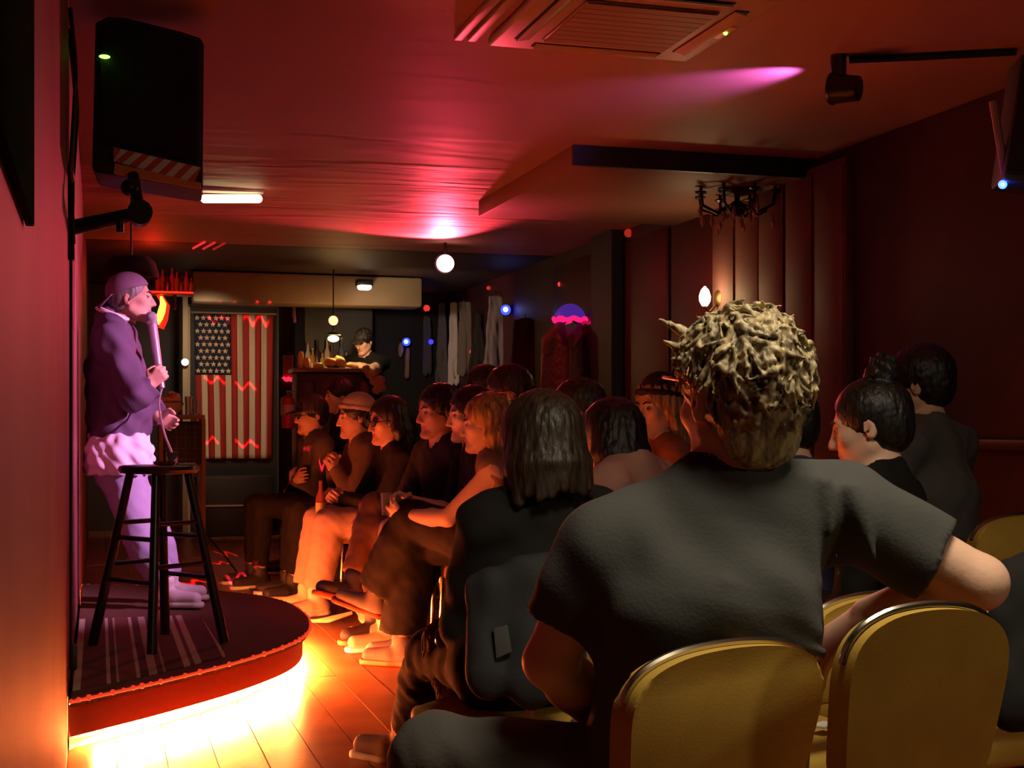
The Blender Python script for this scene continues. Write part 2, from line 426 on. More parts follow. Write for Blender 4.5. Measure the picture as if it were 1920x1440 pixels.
def hair_prims(f, C, R, s, style, seed=1, length=.3, back=None):
    rg = np.random.default_rng(seed)
    def p(a, b, c): return C+R@(np.array([a, b, c])*s)
    def r(*q): return np.array(q)*s
    vol = {'short': .012, 'bob': .017, 'long': .014, 'bun': .008, 'messy': .010, 'cropped': .006}[style]
    f.ell(p(-.016, 0, .038), r(.098+vol, .078+vol, .088+vol), R, .02)
    f.ell(p(-.045, 0, -.02), r(.060+vol, .062+vol*.8, .065), R, .03)
    if style in ('bob', 'long'):
        n = 15
        for i in range(n):
            a0_ = 62 if style == 'bob' else 76; a = math.radians(a0_+(360-2*a0_)*i/(n-1)); lx, fx = math.sin(a), math.cos(a)
            top = p(-.016+.080*fx, .070*lx, .045)
            mid = p(-.022+.088*fx, .088*lx, -.05)
            ln = length*(1+.12*rg.standard_normal())
            if style == 'bob':
                end = p(-.022+.092*fx+.01*rg.standard_normal(), .100*lx, -ln)
                f.cone(top, mid, .022*s, .024*s, .012); f.cone(mid, end, .024*s, .012*s, .012)
            else:
                z = -ln; bend = 0 if fx < .2 else .015
                sh = p(-.03+.07*fx-.02, .095*lx, -.15); end = p(-.045+.065*fx+bend+.012*rg.standard_normal(), .100*lx+.012*rg.standard_normal(), z)
                f.cone(top, mid, .022*s, .024*s, .012); f.cone(mid, sh, .024*s, .022*s, .012); f.cone(sh, end, .022*s, .010*s, .012)
    if style == 'bun':
        for q in range(26):
            v = nrm(rg.standard_normal(3)); c = np.array([-.055, 0, .145])+v*.036
            w = nrm(np.cross(v, rg.standard_normal(3)))*.022
            f.cone(p(*(c-w)), p(*(c+w)), .011*s, .008*s, .004)
        f.ell(p(-.055, 0, .140), r(.040, .042, .034), R, .01)
    # keep the face free
    fl = {'short': .055, 'bob': .05, 'long': .055, 'bun': .062, 'messy': .055, 'cropped': .066}[style]
    f.sub(p(.105, 0, -.055), r(.085, .083, fl+.060), R, .006)
    if style in ('short', 'cropped', 'bun'):
        for l in (-1, 1): f.sub(p(.02, l*.10, -.05), r(.055, .04, .06), R, .006)
    if style == 'messy':
        f.ell(p(-.056, 0, -.062), r(.034, .068, .052), R, .02)
        for l in (-1, 1): f.sub(p(.012, l*.105, -.022), r(.052, .038, .050), R, .006)
        for q in range(950):
            v = nrm(rg.standard_normal(3))
            if v[2] < -.60 or (v[0] > .35 and v[2] < .40): continue
            if (v[2] < -.1 and v[0] > -.15) or (v[2] < .22 and v[0] > -.28 and abs(v[1]) > .6): continue
            lo_ = .125 if v[2] < 0 else .092
            c = np.array([-.020+.104*v[0], .084*v[1], .036+lo_*v[2]])
            tng = nrm(np.cross(v, [.25, 0, 1.])); dn = np.array([-.45, .1, -1.]); dn = nrm(dn-v*(dn@v))
            sw = .85*math.sin(6.5*v[1]+3.1*v[2]+1.2)+.5*math.sin(11*v[2]-7*v[0])+rg.normal(0, .28)
            w = nrm(dn*(.55 if v[2] > .2 else .8)+tng*sw*(1 if v[2] > -.2 else .4)); w = nrm(w-v*(w@v)*.9)
            L = rg.uniform(.032, .062)*(1 if v[2] > -.2 else .6); lift = rg.uniform(.002, .015)
            b = c+w*L*.45+v*lift; e = c+w*L+v*(lift*rg.uniform(-.2, .6))+nrm(np.cross(v, w))*rg.normal(0, .016)
            r0 = rg.uniform(.0030, .0058)
            f.cone(p(*(c-w*.01)), p(*b), r0*s, r0*.95*s, .0022); f.cone(p(*b), p(*e), r0*.95*s, .0014*s, .0015)
        for (a, b, c, d) in ((.02, .074, .075, .05), (.045, .066, .112, .046), (-.0, .080, .03, .03)):
            f.cone(p(a, b, c), p(a+.02, b+d*.7, c+.022), .009*s, .0015*s, .005)
def eye_meshes(C, R, s, parent):
    for l in (-1, 1):
        c = C+R@(np.array([.0785, l*.031, .002])*s)
        m = MB(); m.sph(c, .0122*s, 12, 8); o = m.build('eye', mat('eye_white', (.30, .25, .22), .3), parent)
        m = MB(); m.sph(c+R@np.array([.0058*s, 0, 0]), .0078*s, 10, 6); m.build('iris', mat('iris', (.012, .008, .006), .15), o)
        m = MB()
        m.tube([C+R@(np.array(q)*s) for q in ((.096, l*.012, .021), (.095, l*.028, .028), (.083, l*.047, .023))], [.003*s, .0042*s, .002*s], 6)
        m.build('eyebrow', mat('brow', (.015, .01, .008), .8), parent)
def glasses(C, R, s, parent, m, tint=None):
    q = MB()
    for l in (-1, 1):
        c = np.array([.108, l*.033, -.002])
        q.tube([C+R@((c+np.array([-.004*abs(math.cos(a)), .024*math.cos(a), .018*math.sin(a)]))*s) for a in np.linspace(0, 2*PI, 17)[:-1]], .0022*s, 6, True)
        q.tube([C+R@(np.array(v)*s) for v in ((.104, l*.057, .004), (.05, l*.080, .006), (-.02, l*.086, .004), (-.035, l*.083, -.012))], .0025*s, 6)
    q.tube([C+R@(np.array(v)*s) for v in ((.108, -.010, .002), (.111, 0, .005), (.108, .010, .002))], .0022*s, 6)
    g = q.build('glasses', m, parent)
    q = MB()
    for l in (-1, 1):
        c = C+R@(np.array([.106, l*.033, -.002])*s)
        q.sph(c, 1, 12, 6, (.0015*s, .023*s, .017*s), Matrix(R.tolist()))
    q.build('lens', tint or mat('lens', (.9, .9, .9), .05, trans=.9), g)
def shoe(parent, an, toe, m, sole, s=1., lean=0.):
    """ankle point, toe direction (unit), materials"""
    d = nrm(toe); L = nrm(np.cross(UP, d)) if abs(d[2]) < .9 else np.array([1., 0, 0]); U = np.cross(d, L)
    an = np.asarray(an, float); b = an-U*.052*s
    f = Field(.0075)
    f.cone(b-d*.035*s, b+d*.05*s, .042*s, .040*s, .02); f.cone(b+d*.05*s, b+d*.155*s, .040*s, .032*s, .02, L, 1.15)
    f.cone(b-d*.012*s, an+U*.03*s, .042*s, .040*s, .02, d, 1.15)
    f.cut(b-U*.022*s, -U)
    o = link('shoe', f.mesh('shoe'), m, parent)
    f = Field(.0075)
    f.cone(b-d*.04*s-U*.03*s, b+d*.06*s-U*.03*s, .044*s, .040*s, .02); f.cone(b+d*.06*s-U*.03*s, b+d*.165*s-U*.03*s, .042*s, .036*s, .02, L, 1.15)
    f.cut(b-U*.018*s, U); f.cut(b-U*.042*s, -U)
    link('sole', f.mesh('sole'), sole, o)
    q = MB()
    for j in range(4):
        c = b+d*(.045+.022*j)*s+U*(.042-.007*j)*s
        q.tube([c-L*.020*s-U*.006*s, c+U*.004*s, c+L*.020*s-U*.006*s], .0032*s, 5)
    q.build('laces', mat('laces', (.75, .72, .68), .7), o)
    return o
DEF = dict(skin=('mid', (.62, .38, .28)), shirt=('black_cloth', (.006, .006, .006)), pants=('black_trousers', (.006, .006, .007)), hair='short', hairc='black', hl=.3,
           sleeves='long', h=.0075, s=1., fem=False, smile=.3, glasses=None, shoes=('shoe_dark', (.03, .03, .035)), sole=('sole_white', (.7, .68, .62)),
           tilt=0, belly=0., legs=True, hat=None, beard=False, noise=.0035, gn=.011, bust=0., pn=.012, seed=1, gh=.0095, eyes=True, collar=None, hoodie=False, sleeve=.62)
def person(label, J, **kw):
    o = dict(DEF); o.update(kw); s = o['s']; h = o['h']
    C = np.asarray(J['head'], float); HF = nrm(J['hf']); R = headframe(HF, o['tilt'])
    N = np.asarray(J['neck'], float); P = np.asarray(J['pelvis'], float); CH = np.asarray(J['chest'], float)
    sh = {1: np.asarray(J['shL'], float), -1: np.asarray(J['shR'], float)}
    Lx = nrm(sh[1]-sh[-1]); TF = nrm(np.cross(Lx, nrm(N-P)))
    el = {1: np.asarray(J['elL'], float), -1: np.asarray(J['elR'], float)}; wr = {1: np.asarray(J['wrL'], float), -1: np.asarray(J['wrR'], float)}
    hp = {1: np.asarray(J['hpL'], float), -1: np.asarray(J['hpR'], float)}; kn = {1: np.asarray(J['knL'], float), -1: np.asarray(J['knR'], float)}
    an = {1: np.asarray(J['anL'], float), -1: np.asarray(J['anR'], float)}; toe = {1: nrm(J['toL']), -1: nrm(J['toR'])}
    base = np.array([P[0], P[1], J.get('ground', 0.)])
    T = thing('person', base, label, 'person', o.get('group'))
    w = .92 if o['fem'] else 1.
    def torso(f, g):
        f.cone(P, CH, (.100+o['belly']*.5)*s+g, .112*w*s+g, .03, Lx, 1.38*w)
        mid = (P+CH)/2
        if o['belly']: f.ell(mid+TF*o['belly'], np.array([.11, .11, .13])*s+g, None, .05)
        f.cone(CH, (N*.75+CH*.25), .112*w*s+g, .070*s+g, .04, Lx, 1.45*w)
        f.cone(sh[1]*.93+sh[-1]*.07, sh[-1]*.93+sh[1]*.07, .062*w*s+g, .062*w*s+g, .05)
        for l in (1, -1):
            f.cone(N+UP*.02*s, sh[l]*.85+N*.15, .045*s+g, .050*w*s+g, .04)
            if o['bust']: f.ell(CH+TF*.085*s+Lx*l*.07*s-nrm(N-P)*.03*s, np.array([.058, .058, .058])*s*o['bust']+g, None, .04)
        f.cone(hp[1], hp[-1], .105*s+g, .105*s+g, .05)
    def limbs_leg(f, g, full=True, flare=0.):
        for l in (1, -1):
            f.cone(hp[l], kn[l], .088*s+g, .060*s+g, .04); 
            q = an[l]+(kn[l]-an[l])*.12
            calf = (kn[l]*.68+q*.32)
            f.cone(kn[l], calf, .058*s+g, .054*s+g+flare*.4, .02); f.cone(calf, q if full else an[l], .054*s+g+flare*.4, .037*s+g+flare, .02, flat=full)
    # ---- body: one continuous skin
    f = Field(h)
    add_head(f, C, R, s, o['fem'], o['smile'])
    f.cone(C+R@(np.array([-.022, 0, -.055])*s), N-UP*.02*s, .050*w*s, .056*w*s, .02)
    torso(f, 0.)
    for l in (1, -1):
        f.cone(sh[l], el[l], .050*w*s, .041*w*s, .03); f.cone(el[l], el[l]*.65+wr[l]*.35, .041*w*s, .042*w*s, .015); f.cone(el[l]*.65+wr[l]*.35, wr[l], .042*w*s, .027*s, .015)
        hd = J['hdL' if l == 1 else 'hdR']
        add_hand(f, wr[l], hd[0], hd[1], l, hd[2], s*(.95 if o['fem'] else 1.))
    if o['legs']:
        limbs_leg(f, 0., False)
        for l in (1, -1):
            b = an[l]-np.array([0, 0, .045])*s; f.cone(b-toe[l]*.03*s, b+toe[l]*.14*s, .034*s, .026*s, .02)
    me = f.mesh('body'); mark_lips(me, C, R, s)
    body = link('body', me, skin_mat(*o['skin']), T)
    if o['eyes']: eye_meshes(C, R, s, T)
    # ---- shirt
    g = o['gn']; f = Field(o['gh']); torso(f, g)
    for l in (1, -1):
        if o['sleeves'] == 'long':
            f.cone(sh[l], el[l], .054*w*s+g, .046*w*s+g, .03); f.cone(el[l], el[l]+(wr[l]-el[l])*.93, .046*w*s+g, .034*s+g, .015, flat=True)
        elif o['sleeves'] == 'short':
            f.cone(sh[l], sh[l]+(el[l]-sh[l])*o['sleeve'], .057*w*s+g, .054*w*s+g*1.3, .03, flat=True)
    if o['sleeves'] != 'hood': f.subcone(N-UP*.012*s+TF*.012, C, .058*w*s+.003, .062*s+.003, .006)
    if o.get('hem') is not None: f.cut(P+UP*o['hem'], -UP)
    if o.get('extra'): o['extra'](f)
    sm = mat(o['shirt'][0], o['shirt'][1], .85, 0, .12, 160., spec=.25)
    shirt = link(o.get('shirtname', 'shirt'), f.mesh('shirt', (o['noise'], o.get('wl', .11))), sm, T)
    if o['collar']:
        q = MB()
        cu = o.get('cu', 0.)
        ring = [N+UP*(.012+cu)*s+TF*.012+(Lx*math.cos(a)*(.066+cu*.35)+TF*math.sin(a)*(.066+cu*.45)-UP*(.014+cu*.5)*math.sin(a))*s for a in np.linspace(0, 2*PI, 25)[:-1]]
        q.tube(ring, (.008+cu*.12)*s, 8, True); q.build('collar', mat(*o['collar'], .8), shirt)
    # ---- trousers, shoes
    if o['legs']:
        f = Field(.010); f.cone(hp[1], hp[-1], .105*s+o['pn'], .105*s+o['pn'], .05); f.cone(P-UP*.01, P+(CH-P)*.35, .1*s+o['pn']*.4, .095*s+o['pn']*.2, .03, Lx, 1.35*w)
        limbs_leg(f, o['pn'], True, o.get('flare', .006))
        link('trousers', f.mesh('trousers', (.004, .10)), mat(o['pants'][0], o['pants'][1], .85, 0, .12, 140., spec=.25), T)
        for l in (1, -1):
            shoe(T, an[l], toe[l], mat(*o['shoes'], .6), mat(*o['sole'], .6), s)
    # ---- hair
    if o['hair']:
        f = Field(o.get('hh', .0065)); hair_prims(f, C, R, s, o['hair'], o['seed'], o['hl'])
        nz = {'short': (.003, .03), 'bob': (.0022, .028, .25), 'long': (.0032, .03, .25), 'bun': (.0015, .02), 'messy': (.0015, .02), 'cropped': (.0012, .02)}[o['hair']]
        link('hair', f.mesh('hair', nz), hair_mat(o['hairc'], *HAIRC[o['hairc']]), T)
    if o['beard']:
        f = Field(.006)
        for l in (-1, 1): f.cone(C+R@(np.array([.0, l*.062, -.045])*s), C+R@(np.array([.07, l*.022, -.105])*s), .012*s, .022*s, .02)
        f.ell(C+R@(np.array([.082, 0, -.108])*s), np.array([.026, .032, .026])*s, R, .02)
        f.sub(C+R@(np.array([.105, 0, -.068])*s), np.array([.03, .032, .016])*s, R, .004)
        link('beard', f.mesh('beard', (.002, .02)), hair_mat(o['hairc'], *HAIRC[o['hairc']]), T)
    if o['glasses']: glasses(C, R, s, T, o['glasses'])
    def hp_(a, b, c): return C+R@(np.array([a, b, c])*s)
    if o['hat']:
        kind, hm = o['hat']; f = Field(.0065)
        if kind == 'cap_back' or kind == 'cap':
            f.ell(hp_(-.016, 0, .040), np.array([.110, .089, .098])*s, R, .01); f.cut(hp_(0, 0, .040), -(R[:, 2]*.97+R[:, 0]*(-.25 if kind == 'cap_back' else .1)))
            hat = link('cap', f.mesh('cap'), hm, T)
            sg = -1 if kind == 'cap_back' else 1
            q = MB()
            q.grid(lambda u, v: hp_(sg*(.085+.085*v*math.cos((u-.5)*1.2)), (u-.5)*.15*(1-.25*v*v), .046-.02*v-.012*(2*u-1)**2 + (-.012-.045*v if sg < 0 else .0)), 10, 5)
            br = q.build('brim', hm, hat); sd = br.modifiers.new('s', 'SOLIDIFY'); sd.thickness = .006
        elif kind == 'beanie':
            f.ell(hp_(-.022, 0, .046), np.array([.112, .090, .105])*s, R, .01); f.cut(hp_(0, 0, .038), -(R[:, 2]*.97-R[:, 0]*.2))
            hat = link('beanie', f.mesh('beanie', (.0012, .018, .15)), hm, T)
            f = Field(.0065)
            for a in np.linspace(0, 2*PI, 25)[:-1]:
                a2 = a+2*PI/24
                f.cone(hp_(-.020+.104*math.cos(a), .083*math.sin(a), .052+.02*math.cos(a)), hp_(-.020+.104*math.cos(a2), .083*math.sin(a2), .052+.02*math.cos(a2)), .014*s, .014*s, .008)
            link('cuff', f.mesh('cuff'), hm, hat)
    return T, R, C
def seated(label, head, Z, yaw, hyaw=None, pitch=-5, s=1., lean=.06, side=0., hunch=(0, 0), seat=None, spread=.10, knee=.43, foot=.05, hands='lap', cross=None, **kw):
    """head: pixel of the head centre"""
    C = W(head[0], head[1], Z); F = camdir(yaw); L = np.array([-F[1], F[0], 0.])
    hf = camdir(yaw if hyaw is None else hyaw, pitch); HR = headframe(hf)
    N = C-HR[:, 0]*.030*s-np.array([0, 0, .150-hunch[1]])*s-F*hunch[0]
    pz = (seat+.10) if seat else max(.50, C[2]-.70*s)
    P = np.array([N[0], N[1], 0])-F*lean+L*side; P[2] = pz
    CH = P*.38+N*.62-F*.015; CH[2] = pz+(N[2]-pz)*.60
    w = (.172 if kw.get('fem') else .195)*s
    J = dict(head=C, hf=hf, neck=N, pelvis=P, chest=CH)
    sz = N-UP*.055*s-F*.01
    J['shL'] = sz+L*w; J['shR'] = sz-L*w
    hz = P-UP*.0
    J['hpL'] = hz+L*.095*s; J['hpR'] = hz-L*.095*s
    for sd, l in (('L', 1), ('R', -1)):
        k = P+F*knee*s+L*l*(spread+.02); k[2] = pz+.015
        a = k+F*foot; a[2] = .095*s
        J['kn'+sd] = k; J['an'+sd] = a; J['to'+sd] = nrm(F+L*l*.25)
    if cross:
        sd, l = ('L', 1) if cross == 'L' else ('R', -1)
        k = P+F*.42*s-L*l*.02; k[2] = pz+.13; J['kn'+sd] = k
        a = k+F*.18*s-L*l*.13; a[2] = pz-.23; J['an'+sd] = a; J['to'+sd] = nrm(F*.9-L*l*.25+UP*.28)
    for sd, l in (('L', 1), ('R', -1)):
        S = J['sh'+sd]
        if hands == 'lap': T = P+F*.24*s+L*l*.07+UP*.10; hd = (nrm(F*.6-L*l*.8), -UP, .45)
        elif hands == 'knees': T = P+F*.34*s+L*l*.12+UP*.09; hd = (F, -UP, .3)
        elif hands == 'clasp': T = P+F*.36*s+L*l*.03+UP*.16; hd = (nrm(F*.5-L*l*.6+UP*.2), nrm(-L*l-UP*.3), .75)
        elif hands == 'chest': T = P+F*.22*s+L*l*.06+UP*.30; hd = (nrm(-L*l*.6+UP*.6+F*.3), nrm(-L*l-F*.2), .6)
        elif hands == 'fold': T = CH+F*.17*s-L*l*.05-UP*.10; hd = (nrm(-L*l+UP*.2), -F, .3)
        else: T, hd = hands(l, P, F, L, J)
        e, T = ik(S, T, .285*s, .245*s, np.array([L[0]*l*.7-F[0]*.35, L[1]*l*.7-F[1]*.35, -.8]))
        J['el'+sd] = e; J['wr'+sd] = T; J['hd'+sd] = hd
    T, R, C = person(label, J, s=s, **kw)
    return T, J, F, L

# ---------------------------------------------------------------- the room
XL, XR, YB, YF = -.10, 3.85, 15.25, -1.2
def structure(name, mb, m, parent=None):
    o = mb.build(name, m, parent)
    if parent is None: o['kind'] = 'structure'
    return o
def floor_mat():
    m = mat('plank', (.34, .095, .034), .30, 0, .06, 30., .35, 3., spec=.5)
    return m
fl = bpy.data.objects.new('floor', None)
m = MB(); m.box(((XL+XR)/2, (YB+YF)/2, -.06), (XR-XL+.4, YB-YF+.4, .09))
fl = structure('floor', m, mat('subfloor', (.05, .02, .012), .8))
pw, pl = .158, 1.75
plm = {}
k = 0
for i in range(25):
    y = 1.0-(i*.61) % pl
    while y < YB:
        a, b = max(y, 1.0), min(y+pl, YB)
        if b-a > .05:
            key = round(b-a, 3)
            if key not in plm:
                q = MB(); q.box((0, 0, 0), (pw-.003, b-a-.003, .016)); me = q.mesh('plank', False); me.materials.append(floor_mat()); plm[key] = me
            o = bpy.data.objects.new('plank', plm[key]); COL.objects.link(o); o.parent = fl
            o.location = (XL+pw*(i+.5), (a+b)/2, -.008-.0008*((i*7+k) % 3)); k += 1
        y += pl
wallm = mat('wall_red', (.185, .048, .050), .6, 0, .10, 26., .22, 2.2, kind='noise')
wallR = mat('wall_maroon', (.046, .005, .011), .6, 0, .06, 18., .2, 1.6)
dark = mat('dark_paint', (.007, .005, .005), .6)
# ceiling with soft sagging creases
def ceil_mat():
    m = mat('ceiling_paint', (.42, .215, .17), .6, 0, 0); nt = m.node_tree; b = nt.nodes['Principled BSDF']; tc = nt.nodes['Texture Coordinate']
    mp = nt.nodes.new('ShaderNodeMapping'); mp.inputs['Scale'].default_value = (.8, 2.6, 1); nz = nt.nodes.new('ShaderNodeTexNoise')
    nz.inputs['Scale'].default_value = 1.3; nz.inputs['Detail'].default_value = 2.5; nz.inputs['Distortion'].default_value = .5
    nt.links.new(tc.outputs['Object'], mp.inputs[0]); nt.links.new(mp.outputs[0], nz.inputs['Vector'])
    bp = nt.nodes.new('ShaderNodeBump'); bp.inputs['Distance'].default_value = .06
    sy = nt.nodes.new('ShaderNodeSeparateXYZ'); nt.links.new(tc.outputs['Object'], sy.inputs[0]); mr = nt.nodes.new('ShaderNodeMapRange')
    mr.inputs[1].default_value = 6.6; mr.inputs[2].default_value = 8.6; mr.inputs[3].default_value = .04; mr.inputs[4].default_value = .55
    nt.links.new(sy.outputs[1], mr.inputs[0]); nt.links.new(mr.outputs[0], bp.inputs['Strength'])
    nt.links.new(nz.outputs['Fac'], bp.inputs['Height']); nt.links.new(bp.outputs[0], b.inputs['Normal'])
    return m
m = MB(); m.box(((XL+XR)/2, (11.6+YF)/2, HC+.05), (XR-XL+.3, 11.6-YF, .10)); structure('ceiling', m, ceil_mat())
m = MB(); m.box((XL-.06, (YB+YF)/2, HC/2), (.12, YB-YF+.2, HC+.1)); structure('wall_left', m, wallm)
m = MB(); m.box((XR+.06, (YB+YF)/2, HC/2), (.12, YB-YF+.2, HC+.1)); structure('wall_right', m, wallR)
m = MB(); m.box(((XL+XR)/2, YB+.06, HC/2), (XR-XL+.2, .12, HC+.1)); structure('wall_back', m, dark)
m = MB(); m.box(((XL+XR)/2, YF-.06, HC/2), (XR-XL+.2, .12, HC+.1)); structure('wall_front', m, dark)
# low dark ceiling over the rear of the room, dropped bulkhead
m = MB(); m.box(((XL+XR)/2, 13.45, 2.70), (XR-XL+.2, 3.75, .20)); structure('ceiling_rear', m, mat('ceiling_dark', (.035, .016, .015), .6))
cream = mat('cream_paint', (.23, .165, .095), .6, 0, .1, 12., .12, 3.)
a, b = W(352, 560, 13.9), W(790, 560, 13.9)
m = MB(); m.box(((a[0]+b[0])/2, 13.7, 2.44), (b[0]-a[0], .35, .30), bevel=.03); structure('bulkhead', m, cream)
m = MB(); c = W(347, 700, 13.8); m.box((c[0], c[1], 1.3), (.05, .08, 2.6)); structure('trim_1', m, cream)
# boxed duct on the right half of the ceiling
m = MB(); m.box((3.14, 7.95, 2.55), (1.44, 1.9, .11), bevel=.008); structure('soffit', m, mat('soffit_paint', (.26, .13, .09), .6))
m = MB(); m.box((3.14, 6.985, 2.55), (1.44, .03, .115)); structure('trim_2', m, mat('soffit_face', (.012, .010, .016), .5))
# right wall: pilaster with slats shaped after light streaks, dark post, panels with trims, skirting
def ywall(px, x=XR):
    r = (px-960)/FPX
    return x*(CT-r*ST)/(r*CT+ST)
y0, y1 = ywall(1600), ywall(1350)
m = MB(); m.box((XR-.02, (y0+y1)/2, 1.27), (.06, y1-y0, 2.54), bevel=.01)
n = 5
pil = structure('trim_3', m, mat('pilaster_paint', (.17, .070, .060), .7, 0, .12, 9., .18, 2.2))
for i in range(n):  # raised slats stand in for soft vertical streaks of reflected light
    q = MB(); yy = y0+(i+.5)*(y1-y0)/n; q.box((XR-.052-.004*(i%3), yy, 1.3), (.010, (y1-y0)/n*.92, 2.4), bevel=.005)
    q.build('streak_slat', mat('pilaster_paint', (.3, .1, .08)), pil)
yp0, yp1 = ywall(1172), ywall(1132)
m = MB(); m.box((XR-.05, (yp0+yp1)/2, 1.3), (.12, yp1-yp0, 2.6)); structure('trim_4', m, dark)
for i, (pa, pb) in enumerate(((1345, 1262), (1258, 1176), (1128, 1040))):
    ya, yb = ywall(pa), ywall(pb)
    m = MB(); m.box((XR-.012, (ya+yb)/2, 1.35), (.026, yb-ya-.03, 2.3), bevel=.01); structure('wall_panel_%d' % (i+1), m, mat('panel_maroon', (.06, .008, .012), .5, 0, .05, 14., .15, 1.5))
m = MB(); m.box((XR-.012, (YF+ywall(1600))/2, .09), (.024, ywall(1600)-YF, .18), bevel=.006); structure('baseboard_right', m, dark)
m = MB(); m.box((XR-.03, 4.1, 1.02), (.06, 4.5, .05), bevel=.01); structure('trim_5', m, mat('rail', (.05, .016, .016), .4))

# ---------------------------------------------------------------- stage
SH = .20
edge = [(-.09, 4.81), (.08, 4.97), (.25, 5.14), (.53, 5.46), (.76, 5.81), (.88, 6.12), (.94, 6.48), (.95, 6.80), (.93, 7.12), (.85, 7.42), (.71, 7.66), (.45, 7.98), (.15, 8.18), (-.09, 8.3)]
def spline(pts, n):
    P = [Vector((*p, 0)) for p in pts]; out = []
    for i in range(len(P)-1):
        a, b, c, d = P[max(i-1, 0)], P[i], P[i+1], P[min(i+2, len(P)-1)]
        for j in range(n):
            t = j/n; out.append(.5*((2*b)+(c-a)*t+(2*a-5*b+4*c-d)*t*t+(3*b-a-3*c+d)*t**3))
    return out+[P[-1]]
E = spline(edge, 5)
def inset(E, d):
    out = []
    for i, p in enumerate(E):
        t = (E[min(i+1, len(E)-1)]-E[max(i-1, 0)]).normalized(); v = p+Vector((-t.y, t.x, 0))*d; v.x = max(v.x, XL+.004); out.append(v)
    return out
stage = thing('stage', (.35, 6.6, 0), 'low half-round stage with brown carpet, red front and glowing underside by the left wall', 'stage')
carpet = mat('stage_carpet', (.125, .052, .030), .95, 0, .5, 300., .35, 90.)
m = MB(); m.prism([(p.x, p.y, SH-.03) for p in E], (0, 0, .03), .006); m.build('carpet_top', carpet, stage)
Ei = inset(E, .03)
def ribbon(E, z0, z1, th):
    q = MB(); A = E; B = inset(E, th); v = []
    for a, b in zip(A, B): v.append([q.b.verts.new((a.x, a.y, z0)), q.b.verts.new((a.x, a.y, z1)), q.b.verts.new((b.x, b.y, z1)), q.b.verts.new((b.x, b.y, z0))])
    for A, B in zip(v, v[1:]):
        for k in range(4): q.b.faces.new((A[k], A[(k+1) % 4], B[(k+1) % 4], B[k]))
    q.b.faces.new(v[0]); q.b.faces.new(v[-1][::-1]); return q
ribbon(Ei, .065, SH-.03, .02).build('apron', mat('apron_red', (.30, .040, .018), .5, 0, .1, 20.), stage)
ribbon(inset(E, .12), 0, SH-.03, .02).build('plinth', mat('plinth', (.4, .3, .2), .7), stage)
ribbon(inset(E, .032)[4:-3], .040, .064, .012).build('led_strip', emat('led_amber', (1., .170, .033), 360.), stage)
q = MB(); A_, B_ = inset(E, .034)[4:-3], inset(E, .085)[4:-3]; va = [(q.b.verts.new((a.x, a.y, .0625)), q.b.verts.new((b_.x, b_.y, .040))) for a, b_ in zip(A_, B_)]
for u_, v_ in zip(va, va[1:]): q.b.faces.new((u_[0], v_[0], v_[1], u_[1]))
led = q.build('led_tape', emat('led_warm', (1., .37, .085), 2300.), stage)
q = MB(); Er = inset(E, -.004)
for i, p in enumerate(Er):
    rr = .008+.004*((i*37) % 5)/5
    q.sph((p.x, p.y, SH-.008), rr, 8, 6)
q.tube([(p.x, p.y, SH-.010) for p in Er], .006, 6)
q.build('rope_light', emat('rope_red', (1., .05, .015), .8), stage)
# striped rug lying over the near part of the stage
rug = mat('striped_rug', (.2, .1, .08), .95); nt = rug.node_tree; b = nt.nodes['Principled BSDF']
tc = nt.nodes.new('ShaderNodeTexCoord'); sx = nt.nodes.new('ShaderNodeSeparateXYZ'); nt.links.new(tc.outputs['Object'], sx.inputs[0])
ml = nt.nodes.new('ShaderNodeMath'); ml.operation = 'MULTIPLY'; ml.inputs[1].default_value = 2.3; nt.links.new(sx.outputs[0], ml.inputs[0])
fr = nt.nodes.new('ShaderNodeMath'); fr.operation = 'FRACT'; nt.links.new(ml.outputs[0], fr.inputs[0])
cr = nt.nodes.new('ShaderNodeValToRGB'); cr.color_ramp.interpolation = 'CONSTANT'
st = [(0, (.10, .03, .025)), (.06, (.5, .38, .30)), (.09, (.10, .03, .025)), (.14, (.42, .30, .25)), (.16, (.16, .05, .04)), (.30, (.5, .40, .32)), (.33, (.09, .03, .03)), (.40, (.45, .33, .27)), (.47, (.12, .035, .03)), (.52, (.4, .28, .22)), (.54, (.10, .03, .025)), (.70, (.5, .4, .32)), (.76, (.14, .04, .035)), (.80, (.5, .4, .3)), (.86, (.1, .03, .025))]
el = cr.color_ramp.elements
el[0].position = 0; el[0].color = (*st[0][1], 1); el[1].position = st[1][0]; el[1].color = (*st[1][1], 1)
for p_, c_ in st[2:]:
    e_ = el.new(p_); e_.color = (*c_, 1)
nt.links.new(fr.outputs[0], cr.inputs[0]); nt.links.new(cr.outputs[0], b.inputs['Base Color'])
m = MB(); m.prism([(-.085, 4.95, SH), (.22, 5.22, SH), (.48, 5.52, SH), (.46, 6.75, SH), (-.085, 6.75, SH)], (0, 0, .006))
o = m.build('striped_rug', rug); tag(o, 'flat striped rug lying on the stage under the bar stool', 'rug')

